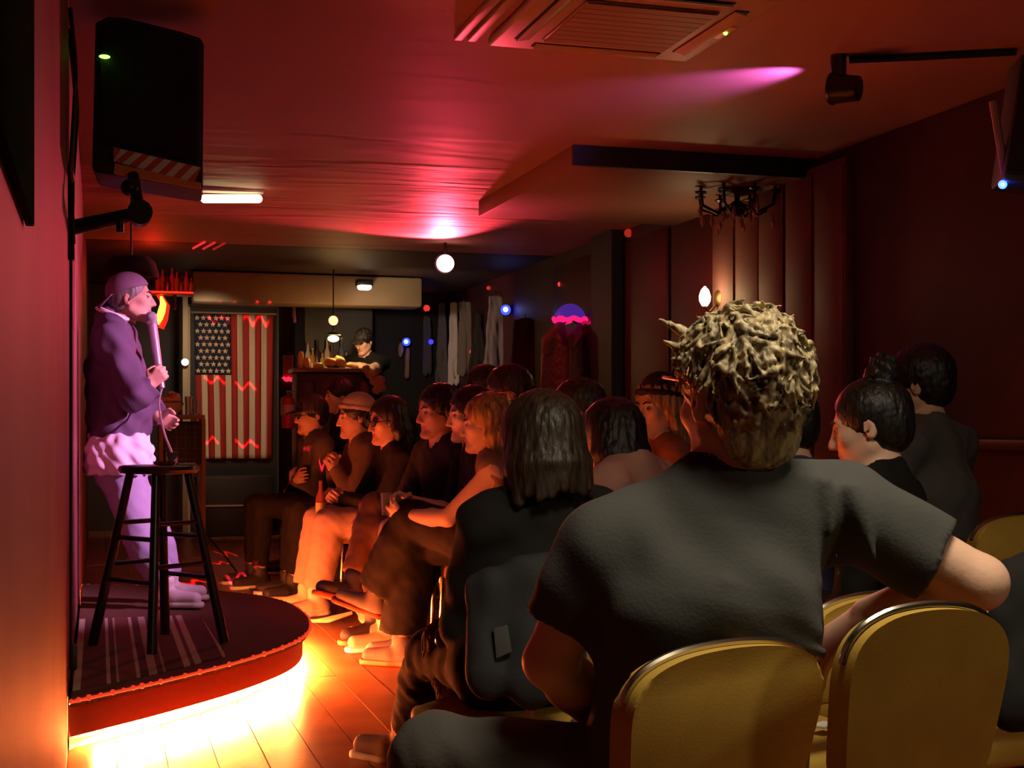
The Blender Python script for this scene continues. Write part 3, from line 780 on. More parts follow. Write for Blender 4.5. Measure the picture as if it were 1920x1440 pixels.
# ---------------------------------------------------------------- chairs
GOLD = mat('gold_vinyl', (.50, .315, .055), .55, 0, .05, 260., .08, 12., spec=.35)
CHROME = mat('chrome', (.62, .58, .50), .22, 1.)
BLK = mat('black_metal', (.012, .012, .013), .4, .3)
def chair(x, y, F, label, group=None, seat=.46, top=.79, w=.42, cushion=GOLD, recline=.10):
    """F: facing direction; x,y: centre of the seat"""
    F = nrm([F[0], F[1], 0]); L = np.array([-F[1], F[0], 0.]); o = np.array([x, y, 0.])
    t = thing('banquet_chair', o, label, 'chair', group)
    def p(f, l, u): return o+F*f+L*l+UP*u
    # seat: rounded trapezoid
    h = w/2
    out = [(-.20, -h*.86), (.17, -h), (.21, -h*.86), (.225, 0), (.21, h*.86), (.17, h), (-.20, h*.86)]
    m = MB(); m.prism([p(a, b, seat-.075) for a, b in out], (0, 0, .07), .022, 3); m.build('seat', cushion, t)
    # crown back
    b0 = seat+.10; hh = top-b0
    prof = [(-.84, 0), (-.90, .06), (-.98, .45), (-1.0, .66), (-.95, .80), (-.80, .90), (-.55, .965), (-.28, .992), (0, 1.0)]
    prof = prof+[(-a, b) for a, b in prof[-2::-1]]
    fine = []
    for i in range(len(prof)-1):
        q0, q1, q2, q3 = [np.array(prof[min(max(j, 0), len(prof)-1)]) for j in (i-1, i, i+1, i+2)]
        for u in ((0,) if i in (0, len(prof)-2) else (0, .33, .67)): fine.append(tuple(.5*((2*q1)+(q2-q0)*u+(2*q0-5*q1+4*q2-q3)*u*u+(3*q1-q0-3*q2+q3)*u**3)))
    prof = fine+[prof[-1]]
    def bp(a, b, d): return p(-.215-recline*b*hh/.3*.6+d, a*h, b0+b*hh)
    m = MB(); m.prism([bp(a, b, -.022) for a, b in prof], F*.05, .008, 2); m.build('backrest', cushion, t)
    m = MB(); m.tube([bp(a*1.012, b*1.012+.004, .004) for a, b in prof[8:-8]], .0065, 8); m.build('back_frame', CHROME, t)
    for l in (-1, 1):
        m = MB(); m.tube([bp(l*.80, .02, .005), p(-.20, l*h*.82, seat-.06), p(-.23, l*h*.84, .0)], .011, 8); m.build('leg', CHROME, t)
        m = MB(); m.tube([p(.18, l*h*.84, seat-.06), p(.20, l*h*.88, .0)], .011, 8); m.build('leg', CHROME, t)
    m = MB(); m.box(p(0, 0, seat-.085), (.36, w*.8, .02), Matrix((F.tolist(), L.tolist(), [0, 0, 1])).transposed()); m.build('seat_frame', BLK, t)
    return t, F, L
CH = {}
def chair_at(px, Zback, yaw, top_py, *a, **k):
    """chair whose back's crown shows at px, top_py at depth Zback"""
    b = W(px, top_py, Zback); F = camdir(yaw); k.setdefault('top', b[2]); k.setdefault('seat', b[2]-.325)
    c = b+F*(.215+.10*.6)
    return chair(c[0], c[1], F, *a, **k)
chair_at(1380, 2.05, 33, 1212, 'gold padded banquet chair with chrome crown edge under the man in the grey T-shirt', w=.375, seat=.43)
chair_at(1748, 2.05, 22, 1140, 'gold padded banquet chair under the grey T-shirt man\'s stretched right arm', w=.285, seat=.45)
chair_at(1660, 2.74, 30, 1118, 'gold banquet chair half hidden behind the chair under the man\'s right arm', w=.36, seat=.455)
chair_at(1935, 4.4, 20, 966, 'gold banquet chair back cut by the right edge beyond the man\'s bare elbow', w=.42, seat=.46)
chair_at(1960, 2.80, 24, 1130, 'gold banquet chair at the lower right edge with a black coat over its back', w=.40, seat=.465)
# ---------------------------------------------------------------- stool on the stage
def bar_stool():
    c = W(298, 872, 5.72); top = c[2]; t = thing('bar_stool', (c[0], c[1], SH+.006), 'black wooden bar stool with four splayed legs and rungs on the stage', 'stool')
    wood = mat('stool_wood', (.012, .009, .010), .3, 0, .05, 20.)
    m = MB(); m.lathe((c[0], c[1], top-.036), [(.10, 0), (.155, .004), (.165, .018), (.160, .032), (.145, .036), (.0, .034)], 32); m.build('seat', wood, t)
    a0 = math.radians(-8); dirs = [a0+PI/2*k for k in range(4)]
    zb = SH+.006
    def lp(a, z):
        u = (top-.03-z)/(top-.03-zb); r = .115+.150*u; return np.array([c[0]+r*math.cos(a), c[1]+r*math.sin(a), z])
    for a in dirs:
        m = MB(); m.cyl(lp(a, top-.02), lp(a, zb), .017, .021, 12); m.build('leg', wood, t)
    for k in range(4):
        for z in ((.33, .50) if k % 2 else (.27, .44)):
            m = MB(); m.cyl(lp(dirs[k], zb+z), lp(dirs[(k+1) % 4], zb+z), .010, None, 8); m.build('rung', wood, t)
    return c
SC_ = bar_stool()
ox, oy, ot = SC_
m = MB(); c = np.array([ox+.02, oy-.05, ot]); m.lathe(c, [(.03, 0), (.043, .004), (.046, .016), (.040, .016), (.036, .007), (.0, .006)], 20)
t = m.build('ashtray', mat('glass_dark', (.25, .05, .04), .1, trans=.4)); tag(t, 'small red-tinted glass dish on the bar stool seat', 'dish')
m = MB(); m.box((ox+.105, oy-.06, ot+.005), (.075, .035, .009), Matrix.Rotation(.2, 3, 'Z'), bevel=.003); t = m.build('phone', mat('phone', (.30, .25, .28), .25)); tag(t, 'slim pale phone lying at the edge of the bar stool', 'phone')
m = MB(); c = np.array([ox+.055, oy+.03, ot]); m.lathe(c, [(.022, 0), (.026, .05), (.028, .052), (.024, .05), (.0, .008)], 16); t = m.build('shot_glass', mat('clear_glass', (.85, .8, .8), .05, trans=.85)); tag(t, 'little clear shot glass standing on the bar stool', 'glass')
# ---------------------------------------------------------------- speaker, wall bracket and cables by the left wall
def pa_speaker():
    Z0 = 4.85; pts = [(168, 292), (215, 282), (367, 306), (367, 342), (362, 346), (205, 326), (168, 318)]
    blk = mat('speaker_black', (.006, .006, .006), .6, 0, .15, 200.)
    A = W(262, 190, Z0); t = thing('loudspeaker', A, 'big black loudspeaker hung high on the left wall with red and white striped lower edge', 'speaker')
    a = math.radians(14)
    def f(px, py, d=0.):
        q = W(px, py, Z0); X = np.array([CT, -ST, 0]); Yv = np.array([ST, CT, 0])
        off = (px-165)/FPX*Z0
        return q+Yv*(off*math.tan(a))+Yv*d
    face = [(178, 40), (200, 27), (230, 27), (330, 48), (364, 56), (371, 68), (369, 342), (362, 346), (180, 322), (172, 312)]
    dv = nrm(W(335, 800, 5.)-np.array([0, 0, CAMH]))*.30
    m = MB(); m.prism([f(*q) for q in face], dv, .012, 3); m.build('cabinet', blk, t)
    m = MB(); m.prism([f(x, y, -.012) for x, y in ((186, 46), (230, 36), (328, 56), (360, 66), (360, 296), (190, 270))], np.array([ST, CT, 0])*.013, .004); m.build('grille', mat('grille', (.008, .008, .009), .5, .4, .6, 400.), t)
    # striped band: each stripe a piece
    red = mat('stripe_red', (.70, .10, .06), .6); wh = mat('stripe_white', (.90, .82, .78), .6)
    n = 12; x0, x1 = 212, 366
    def band(x, v): u = (x-212)/154; return (x, 275+u*31+v*(27+u*5))
    for i in range(n+1):
        sk = 24
        a0, a1 = x0+(x1-x0)*i/n, x0+(x1-x0)*(i+1)/n
        q = [(a0, 0), (a1, 0), (a1-sk, 1), (a0-sk, 1)]
        q = [(min(max(x, x0), x1), v) for x, v in q]
        if q[1][0]-q[2][0] < 1 and q[0][0]-q[3][0] < 1 and abs(q[0][0]-q[1][0]) < 1: continue
        m = MB(); m.prism([f(*band(x, v), -.016) for x, v in q], np.array([ST, CT, 0])*.010); m.build('stripe', wh if i % 2 else red, t, False)
    m = MB(); m.prism([f(x, y, -.014) for x, y in ((214, 305), (366, 335), (366, 346), (212, 325))], np.array([ST, CT, 0])*.012); m.build('lower_trim', mat('orange_wood', (.95, .30, .06), .6), t)
    m = MB(); m.sph(f(196, 106, -.012), .010, 12, 8, (1.9, .5, .7)); m.build('power_light', emat('green_led', (.25, 1., .05), 9.), t)
pa_speaker()
def wall_bracket():
    Z = 4.7; b = W(88, 400, Z); t = thing('wall_bracket', b, 'black steel wall bracket with arm and clamp below the big loudspeaker', 'bracket')
    m = MB(); m.box((XL+.012, b[1], W(0, 395, Z)[2]), (.022, .05, .33), bevel=.004); m.build('wall_plate', BLK, t)
    p0 = np.array([XL+.02, b[1], W(0, 424, Z)[2]]); p1 = W(262, 400, Z)
    m = MB(); m.cyl(p0, p1, .026, .024); m.build('arm', BLK, t)
    m = MB(); m.cyl(p1+np.array([0, -.035, 0]), p1+np.array([0, .035, 0]), .042); m.cyl(W(225, 408, Z)+[0, 0, -.05], W(225, 408, Z)+[0, 0, .01], .012); m.build('knuckle', BLK, t)
    m = MB(); m.cyl(p1, W(250, 330, Z+.16), .020); m.sph(W(243, 352, Z+.06), .03); m.build('upright', BLK, t)
    m = MB(); m.cyl(W(116, 424, Z)+[0, 0, -.045], W(116, 424, Z)+[0, 0, .045], .012); m.sph(W(116, 424, Z)+[0, 0, .045], .017); m.sph(W(116, 424, Z)+[0, 0, -.045], .017); m.build('knob', BLK, t)
wall_bracket()
m = MB(); m.box((XL+.008, 1.62, 1.96), (.012, .86, 1.16), bevel=.002); t_ = m.build('wall_board', mat('board_black', (.010, .010, .007), 1., spec=0.)); tag(t_, 'dark flat board on the left wall at the upper left edge, nearest the camera', 'board')
def cable(name, pts, r, m, label):
    P = [Vector(p) for p in pts]; out = []
    for i in range(len(P)-1):
        a, b, c, d = P[max(i-1, 0)], P[i], P[i+1], P[min(i+2, len(P)-1)]
        for j in range(8):
            u = j/8; out.append(.5*((2*b)+(c-a)*u+(2*a-5*b+4*c-d)*u*u+(3*b-a-3*c+d)*u**3))
    out.append(P[-1]); q = MB(); q.tube(out, r, 6); o = q.build(name, m); return tag(o, label, 'cable')
def onwall(px, py, off=.006):
    r = (px-960)/FPX; x = XL+off
    y = x*(CT-r*ST)/(r*CT+ST) if abs(r*CT+ST) > 1e-6 else 5
    Z = x*ST+y*CT
    return np.array([x, y, CAMH+(800-py)/FPX*Z])
CBL = mat('cable_black', (.01, .01, .01), .5)
def wl(y, z, off=.008): return np.array([XL+off, y, z])
cable('wall_cable', [wl(5.05, 2.0), wl(5.04, 1.5), wl(5.03, 1.0), wl(5.04, .6), wl(5.05, .34)], .006, CBL, 'thin black cable hanging straight down the left wall')
m = MB(); m.box(wl(5.05, .30, .016), (.026, .04, .09), bevel=.008); m.tube([wl(5.05, .26, .012), wl(5.05, .16, .010)], .004); o = m.build('plug', CBL); tag(o, 'black plug hanging at the end of the wall cable', 'plug')
for i, (pts, lb) in enumerate((([(4.7, 2.45), (4.55, 2.2), (4.62, 1.95), (4.74, 1.9)], 'black cable looped on the wall nearest the camera'), ([(4.75, 2.4), (4.86, 2.15), (4.80, 2.0), (4.72, 2.04), (4.70, 2.12)], 'black cable coil against the wall beside the loudspeaker'), ([(4.68, 2.35), (4.70, 2.1), (4.76, 1.86), (4.78, 1.7)], 'black cable drooping to the wall bracket plate'))):
    cable('speaker_cable', [wl(a, b, .012+.02*math.sin(k*1.3)**2) for k, (a, b) in enumerate(pts)], .007, CBL, lb)
cable('floor_cable', [W(384, 1000, 2860/200)*[1, 1, 0]+[0, 0, .006], W(424, 1045, 2860/245)*[1, 1, 0]+[0, 0, .006], W(452, 1085, 2860/285)*[1, 1, 0]+[0, 0, .006], W(474, 1112, 2860/312)*[1, 1, 0]+[0, 0, .006]], .006, CBL, 'thin dark cable on the floor behind the stage')
# ---------------------------------------------------------------- ceiling air conditioner
def cassette():
    zc = HC; c = W(1160, 20, 5.35); F = np.array([0, 1., 0]); 
    A = W(910, 68, 5.36); B = W(1292, 96, 5.56)
    t = thing('air_conditioner', (c[0], c[1], HC), 'square ceiling air conditioner cassette with louvres and green light', 'air conditioner')
    x0, x1 = A[0], B[0]; y1 = (A[1]+B[1])/2; y0 = y1-.84
    cx, cy = (x0+x1)/2, (y0+y1)/2; w = x1-x0
    pm = mat('ac_plastic', (.50, .38, .30), .45)
    m = MB(); m.box((cx, cy, HC-.018), (w, .84, .036), bevel=.016, seg=3); m.build('panel', pm, t)
    m = MB(); m.box((cx, cy, HC-.041), (w*.60, .50, .012), bevel=.008); gm = m.build('intake_grille', mat('ac_grille', (.33, .22, .17), .5), t)
    for k in range(9):
        m = MB(); m.box((cx, cy-.22+.055*k, HC-.049), (w*.58, .051, .003)); m.build('slat', mat('ac_grille', (.3, .2, .2)), gm, False)
    dk = mat('ac_slot', (.02, .012, .012), .6)
    for sx in (-1, 1):
        m = MB(); m.box((cx+sx*w*.385, cy, HC-.037), (.055, .56, .004)); m.build('slot', dk, t, False)
        m = MB(); m.box((cx+sx*w*.385, cy, HC-.043), (.050, .54, .008), Matrix.Rotation(.25*sx, 3, 'Y'), bevel=.003); m.build('louvre', pm, t)
    for sy in (-1, 1):
        m = MB(); m.box((cx, cy+sy*.335, HC-.037), (w*.62, .05, .004)); m.build('slot', dk, t, False)
        m = MB(); m.box((cx, cy+sy*.335, HC-.043), (w*.60, .045, .008), Matrix.Rotation(-.25*sy, 3, 'X'), bevel=.003); m.build('louvre', pm, t)
    for k in range(2):
        m = MB(); m.box((x0-.06-.055*k, cy, HC-.012), (.035, .84, .022), bevel=.004); m.build('side_strip', pm, t)
    lp = W(1338, 42, 5.13)
    m = MB(); m.box((x1-.045, lp[1], HC-.038), (.035, .15, .008), bevel=.003); ip = m.build('indicator_panel', mat('ac_panel', (.85, .55, .40), .4), t)
    m = MB(); m.sph((x1-.045, lp[1]-.01, HC-.043), .008, 10, 6); m.build('indicator_light', emat('green_led', (.3, 1, .1), 8), ip)
cassette()
# ---------------------------------------------------------------- ceiling spotlight on a track
sp = W(1572, 150, 5.6)
t = thing('ceiling_spotlight', (sp[0], sp[1], HC), 'black can spotlight on the ceiling track at upper right', 'spotlight')
m = MB(); m.cyl((sp[0], sp[1], HC), (sp[0], sp[1], HC-.10), .032); m.build('stem', BLK, t)
d = Vector((-.62, .75, .12)).normalized(); q = Vector((sp[0], sp[1], HC-.135))
m = MB(); m.cyl(q-d*.085, q+d*.02, .05, .062, 20); m.cyl(q+d*.02, q+d*.03, .066, None, 20); m.build('lamp_can', BLK, t)
a, b = W(1592, 108, 5.62), W(1905, 104, 5.5)
m = MB(); m.tube([(a[0], a[1], HC-.014), ((a[0]*.6+b[0]*.4), (a[1]*.6+b[1]*.4), HC-.016), (min(b[0], 3.8), b[1]-.0, HC-.014)], .014, 8); o = m.build('track_rail', BLK); tag(o, 'dark rail running along the ceiling to the right of the spotlight', 'rail')
# right-hand speaker
c = W(1935, 215, 5.45); t = thing('loudspeaker', c, 'dark teal-tinged loudspeaker cut by the right edge near the ceiling', 'speaker')
R_ = Matrix.Rotation(math.radians(-24), 3, 'Z') @ Matrix.Rotation(math.radians(8), 3, 'Y')
m = MB(); m.box((c[0]+.02, c[1], min(c[2], 2.28)), (.24, .24, .50), R_, bevel=.02); m.build('cabinet', mat('speaker_teal', (.035, .055, .05), .5), t)
m = MB(); m.box(Vector((c[0]+.02, c[1], 2.28))+R_ @ Vector((-.01, -.123, 0)), (.20, .012, .44), R_, bevel=.008); m.build('grille', mat('grille', (0, 0, 0)), t)
m = MB(); m.tube([W(1862, 190, 5.4), W(1886, 335, 5.4)], .016, 8); m.build('bracket_bar', mat('grey_bar', (.30, .18, .17), .5), t)
m = MB(); m.sph(W(1880, 346, 5.38), .017, 12, 8); m.build('status_light', emat('blue_led', (.02, .06, 1.), 14.), t)
m = MB(); m.sph(W(1880, 346, 5.362), .007, 10, 6); m.build('status_core', emat('blue_core', (.3, .6, 1.), 12.), t)
# ---------------------------------------------------------------- lamps
def simple_lamp(name, label, build, cat='lamp', loc=None, group=None):
    t = thing(name, loc, label, cat, group); build(t); return t
c = W(434, 363, 8.75); 
def _(t):
    m = MB(); m.box((c[0], c[1], HC-.012), (.40, .10, .024), bevel=.008); m.build('housing', mat('lamp_white', (.5, .45, .4), .5), t)
    m = MB(); a_, b_ = W(384, 362, 8.75), W(484, 366, 8.75); m.cyl((a_[0], a_[1], HC-.062), (b_[0], b_[1], HC-.062), .027, n=14); m.sph((a_[0], a_[1], HC-.062), .027); m.sph((b_[0], b_[1], HC-.062), .027); m.build('tube', emat('warm_tube', (1., .80, .42), 4.5), t)
simple_lamp('tube_light', 'short glowing warm tube light on the ceiling left of centre', _, loc=(c[0], c[1], HC))
for px, lb in ((369, 'small bright square ceiling light above the flag'), (683, 'small bright square ceiling light above the bar')):
    c = W(px, 538, 13.4)
    def _(t):
        m = MB(); m.box((c[0], c[1], c[2]+.04), (.16, .12, .06), bevel=.01); m.build('housing', BLK, t)
        m = MB(); m.box((c[0], c[1]-.01, c[2]), (.13, .10, .06), bevel=.025, seg=3); m.build('bulb', emat('cool_bulb', (1., .92, .78), 5.), t)
    simple_lamp('ceiling_light', lb, _, loc=c)
    m = bpy.data.objects
c = W(835, 494, 11.30)
def _(t):
    m = MB(); m.cyl((c[0], c[1], HC), (c[0], c[1], c[2]+.06), .012); m.build('stem', BLK, t)
    m = MB(); m.cyl((c[0], c[1]+.02, c[2]), (c[0], c[1]+.12, c[2]), .085, .05); m.build('hood', BLK, t)
    m = MB(); m.sph(c, .072, 24, 16); m.build('bulb', emat('red_bulb', (1., .42, .40), 6.), t)
simple_lamp('red_spotlight', 'glowing pinkish red round lamp hanging at the ceiling bulkhead', _, loc=c)
def zwall(px, off=.06):
    """camera depth of the rear or right wall at an image column"""
    r = (px-960)/FPX
    return min((YB-off)/(CT-r*ST), (XR-off)/(r*CT+ST) if r*CT+ST > .01 else 99)
def ledlamp(name, px, py, Z, r, col, s, label, core=None, group=None):
    c = W(px, py, Z)
    t = thing(name, c, label, 'lamp', group)
    m = MB(); m.cyl(c+np.array([0, .012, 0]), c+np.array([0, .07, 0]), r*1.1, r*.8, 14); m.build('housing', BLK, t)
    m = MB(); m.sph(c, r, 16, 10); m.build('lens', emat('led_%s_%g' % (name, s), col, s), t)
    if core:
        m = MB(); m.sph(c+np.array([-ST, -CT, 0])*r*.75, r*.5, 12, 8); m.build('core', emat('ledcore_'+name, core, 9.), t)
    return t
ledlamp('blue_lamp', 948, 581, zwall(948)-.05, .050, (.015, .03, 1.), 5, 'blue glowing lamp on the right wall left of the brown jacket', (.5, .7, 1.))
ledlamp('blue_lamp', 762, 641, zwall(762)-.05, .045, (.015, .03, 1.), 5, 'blue glowing lamp right of the bar, above the hanging coats', (.3, .7, 1.))
ledlamp('blue_lamp', 808, 641, zwall(808)-.05, .030, (.05, .04, .7), 1.5, 'dim blue lamp among the hanging coats')
ledlamp('blue_lamp', 612, 771, 12.98, .028, (.03, .03, .8), 2.0, 'tiny dim blue lamp behind the man in the cap in the crowd')
ledlamp('red_lamp', 625, 601, 13.1, .045, (1., .16, .07), 7, 'round red lamp glowing over the bar')
c = W(347, 679, 13.5); ledlamp('white_lamp', 347, 679, 13.70, .035, (1., .85, .55), 6, 'small white lamp left of the flag')
c = W(625, 635, 13.2)
def _(t):
    m = MB(); m.cyl(c+[0, 0, .06], (c[0], c[1], 2.60), .006); m.build('cord', BLK, t)
    m = MB(); m.cyl(c+[0, 0, .035], c+[0, 0, .065], .07, .03); m.build('shade', BLK, t)
    m = MB(); m.sph(c, 1, 16, 10, (.055, .055, .032)); m.build('bulb', emat('amber_bulb', (1., .72, .25), 5.), t)
simple_lamp('pendant_lamp', 'flat amber pendant lamp under the red lamp at the bar', _, loc=c)
# flame-shaped neon behind the performer
ZN = 12.16; c = W(300, 585, ZN)
t = thing('neon_lamp', c, 'wavy yellow and red neon light behind the performer\'s face', 'lamp')
m = MB(); m.tube([W(x, y, ZN) for x, y in ((302, 556), (306, 570), (303, 584), (299, 596), (294, 608))], [.010, .028, .033, .030, .018], 10); m.build('neon_tube', emat('neon_yellow', (1., .55, .04), 4.), t)
m = MB(); m.tube([W(x, y, ZN+.03) for x, y in ((296, 548), (312, 575), (308, 600), (302, 616))], [.026, .031, .031, .026], 10); m.build('neon_backing', emat('neon_red', (1., .03, .01), .9), t)
# ---------------------------------------------------------------- right wall sconce and chandelier
yb = ywall(1362); 
Zs = XR*ST+yb*CT; zc = CAMH+(800-560)/FPX*Zs
t = thing('wall_sconce', (XR-.06, yb, zc), 'lit wall sconce on the fluted pilaster above the man\'s hair', 'lamp')
m = MB(); m.lathe((XR-.062, yb, zc), [(.05, -.012), (.055, 0), (.02, .012)], 16, Matrix.Rotation(-PI/2, 3, 'Y')); m.tube([(XR-.06, yb, zc-.03), (XR-.12, yb, zc-.09), (XR-.15, yb, zc-.05)], .008); m.build('arm', mat('brass_dark', (.15, .08, .03), .35, .8), t)
m = MB(); m.lathe((XR-.15, yb, zc-.05), [(.018, 0), (.035, .03), (.038, .06), (.025, .10), (.004, .125)], 16); m.build('bulb', emat('sconce_bulb', (1., .80, .42), 14.), t)
lamp('sconce_light', 'POINT', (XR-.20, yb-.03, zc+.03), (1., .62, .28), 4.5, size=.05)
c = W(1382, 385, 8.15); c[2] = min(c[2], 2.42)
t = thing('chandelier', (c[0], c[1], 2.495), 'dark ornate chandelier with crystal drops under the ceiling duct', 'chandelier')
brd = mat('bronze', (.03, .018, .012), .35, .7); cry = mat('crystal', (.55, .42, .30), .12, .3)
m = MB(); m.cyl((c[0], c[1], 2.495), (c[0], c[1], c[2]-.05), .016); m.sph((c[0], c[1], c[2]-.02), .05); m.lathe((c[0], c[1], c[2]+.05), [(.02, 0), (.10, .02), (.115, .04), (.04, .05)]); m.build('stem', brd, t)
for k in range(8):
    a = 2*PI*k/8; d = np.array([math.cos(a), math.sin(a), 0])
    m = MB(); m.tube([c+d*.04, c+d*.13+[0, 0, -.05], c+d*.22+[0, 0, -.01], c+d*.23+[0, 0, .05]], .010, 6); m.lathe(c+d*.23+np.array([0, 0, .05]), [(.012, 0), (.035, .012), (.03, .02)], 10); m.cyl(c+d*.23+[0, 0, .05], c+d*.23+[0, 0, .11], .010); m.build('arm', brd, t)
for k in range(20):
    a = 2*PI*k/20+.1; rr = .10+.12*(k % 2)
    p_ = c+np.array([math.cos(a)*rr, math.sin(a)*rr, -.05-.07*((k*7) % 3)/2])
    m = MB(); m.lathe(p_, [(.003, .05), (.012, .02), (.016, 0), (.003, -.03)], 6); m.build('drop', cry, t, False)

# ---------------------------------------------------------------- the rear of the room
def flag():
    Z = 14.55; A = W(362, 590, Z); B = W(515, 590, Z); H = 1.51; wd_ = B[0]-A[0]
    y = W(440, 700, Z)[1]; top = W(0, 590, Z)[2]
    t = thing('flag', ((A[0]+B[0])/2, y, top-H), 'large flag with stars and stripes hanging upright on the back wall', 'flag')
    red = mat('flag_red', (.36, .018, .016), .8, 0, .15, 60.); wh = mat('flag_white', (.62, .50, .36), .8, 0, .15, 60.); bl = mat('flag_blue', (.010, .014, .035), .8)
    def P(u, v, d=0.):
        dep = .016*math.sin(u*21+.8*math.sin(v*5))*(.35+.65*v)+.010*math.sin(u*43+v*3)
        return (A[0]+u*wd_+.03*v*(1-2*u)*.8+.012*v, y+dep+d, top-v*H)
    # 13 stripes run vertically; the union sits at the upper left of the hanging flag
    cu, cv = .47, .42
    for i in range(13):
        u0, u1 = 1-(i+1)/13, 1-i/13
        v0 = 0. if u1 > cu+.02 else cv
        q = MB(); q.grid(lambda a, b: P(u0+a*(u1-u0), v0+b*(1-v0)), 3, 26); o = q.build('stripe', red if i % 2 == 0 else wh, t)
        o.modifiers.new('s', 'SOLIDIFY').thickness = .003
    q = MB(); q.grid(lambda a, b: P(a*(6/13), b*cv), 10, 14); o = q.build('canton', bl, t); o.modifiers.new('s', 'SOLIDIFY').thickness = .003
    sm = wh
    for r in range(9):
        n = 6 if r % 2 == 0 else 5
        for c_ in range(n):
            u = (6/13)*((c_+.5)/6 if n == 6 else (c_+1)/6); v = cv*(r+.6)/9.2
            c = np.array(P(u, v, -.012)); q = MB(); ps = []
            for k in range(10):
                rr = .030 if k % 2 == 0 else .0135; a = PI/2+k*PI/5; ps.append(c+np.array([rr*math.cos(a), 0, rr*math.sin(a)]))
            q.prism(ps, (0, .004, 0)); q.build('star', sm, o, False)
    q = MB(); q.tube([(A[0]-.03, y, top+.015), (B[0]+.03, y, top+.015)], .010); q.build('rod', mat('rod', (.35, .22, .12), .5), t)
flag()
Zf = 14.65; yf = W(440, 700, 14.55)[1]+.035
a, b = W(352, 580, Zf), W(522, 580, Zf)
t = thing('display_frame', ((a[0]+b[0])/2, yf, 0), 'tall cream framed black panel behind the flag', 'frame')
z1 = W(0, 575, Zf)[2]
m = MB(); m.box(((a[0]+b[0])/2, yf+.03, z1/2), (b[0]-a[0], .03, z1)); m.build('panel', dark, t)
fr_ = mat('frame_cream', (.45, .33, .2), .5)
m = MB(); m.box((a[0], yf, z1/2), (.022, .04, z1)); m.build('stile', fr_, t)
m = MB(); m.box((b[0], yf, z1/2), (.016, .04, z1)); m.build('stile', mat('frame_dark', (.06, .035, .03), .5), t)
m = MB(); m.box(((a[0]+b[0])/2, yf, z1), (b[0]-a[0], .04, .03)); m.build('top_rail', mat('frame_dark', (.06, .03, .03)), t)
c = W(440, 900, 14.0); t = thing('equipment_case', (c[0], c[1], 0), 'low black case with a pale metal edge below the flag', 'case')
m = MB(); m.box((c[0], c[1]+.1, .30), (.76, .4, .60), bevel=.012); m.build('case_body', mat('case_black', (.008, .008, .008), .6), t)
m = MB(); m.box((c[0]-.08, c[1]-.105, .31), (.5, .012, .016)); m.build('edge_strip', mat('edge_strip', (.28, .27, .26), .4), t)
for l in (-1, 1):
    m = MB(); m.box((c[0]+l*.33, c[1]+.1, .295), (.05, .412, .59)); m.build('corner', BLK, t)
# cream-legged high table with glassware
c = W(340, 778, 12.9); hw = .21
t = thing('high_table', (c[0], c[1], 0), 'cream legged high table with glassware left of the flag', 'table')
m = MB(); m.box((c[0]-.02, c[1], c[2]-.02), (hw*2.1, .42, .04), bevel=.006); m.build('tabletop', cream, t)
for sx, sy in ((-1, -1), (1, -1), (-1, 1), (1, 1)):
    m = MB(); m.box((c[0]+sx*(hw-.02), c[1]+sy*.18, (c[2]-.04)/2), (.035, .035, c[2]-.04)); m.build('leg', cream, t)
m = MB(); m.box((c[0], c[1]+.1, c[2]-.26), (hw*1.8, .2, .40), bevel=.01); bx = m.build('cabinet', mat('case_black', (0, 0, 0)), t)
for k in range(4):
    m = MB(); m.box((c[0]-.13+.085*k, c[1]-.002, c[2]-.26), (.008, .006, .38)); m.build('lattice_bar', mat('lattice', (.07, .04, .03), .6), bx, False)
for k in range(4):
    m = MB(); m.box((c[0], c[1]-.003, c[2]-.41+.1*k), (hw*1.75, .006, .008)); m.build('lattice_bar', mat('lattice', (.07, .04, .03), .6), bx, False)
zt = c[2]
m = MB(); m.lathe((c[0]-.10, c[1]-.05, zt), [(.05, 0), (.10, .05), (.125, .11), (.115, .11), (.09, .05), (0, .02)]); o = m.build('bowl', mat('white_china', (.6, .5, .45), .3)); tag(o, 'white bowl on the cream legged high table', 'bowl')
f = Field(.012)
for k in range(9):
    v = RNG.standard_normal(3)*np.array([.06, .05, .03]); f.ell(np.array([c[0]-.09, c[1]-.05, zt+.15])+v, (.045, .04, .035), None, .02)
o = link('crumpled_napkin', f.mesh('napkin', (.006, .05)), mat('napkin', (.55, .36, .32), .8)); tag(o, 'crumpled pale napkin heaped in the white bowl', 'napkin')
for k, (dx, hh, lb) in enumerate(((.06, .17, 'tall clear glass nearest the flag on the high table'), (.13, .14, 'short clear glass at the high table\'s right end'))):
    m = MB(); m.lathe((c[0]+dx, c[1]-.12, zt), [(.032, 0), (.036, hh), (.033, hh), (.029, .012), (0, .012)], 16); o = m.build('drinking_glass', mat('clear_glass', (.8, .8, .8))); tag(o, lb, 'glass')
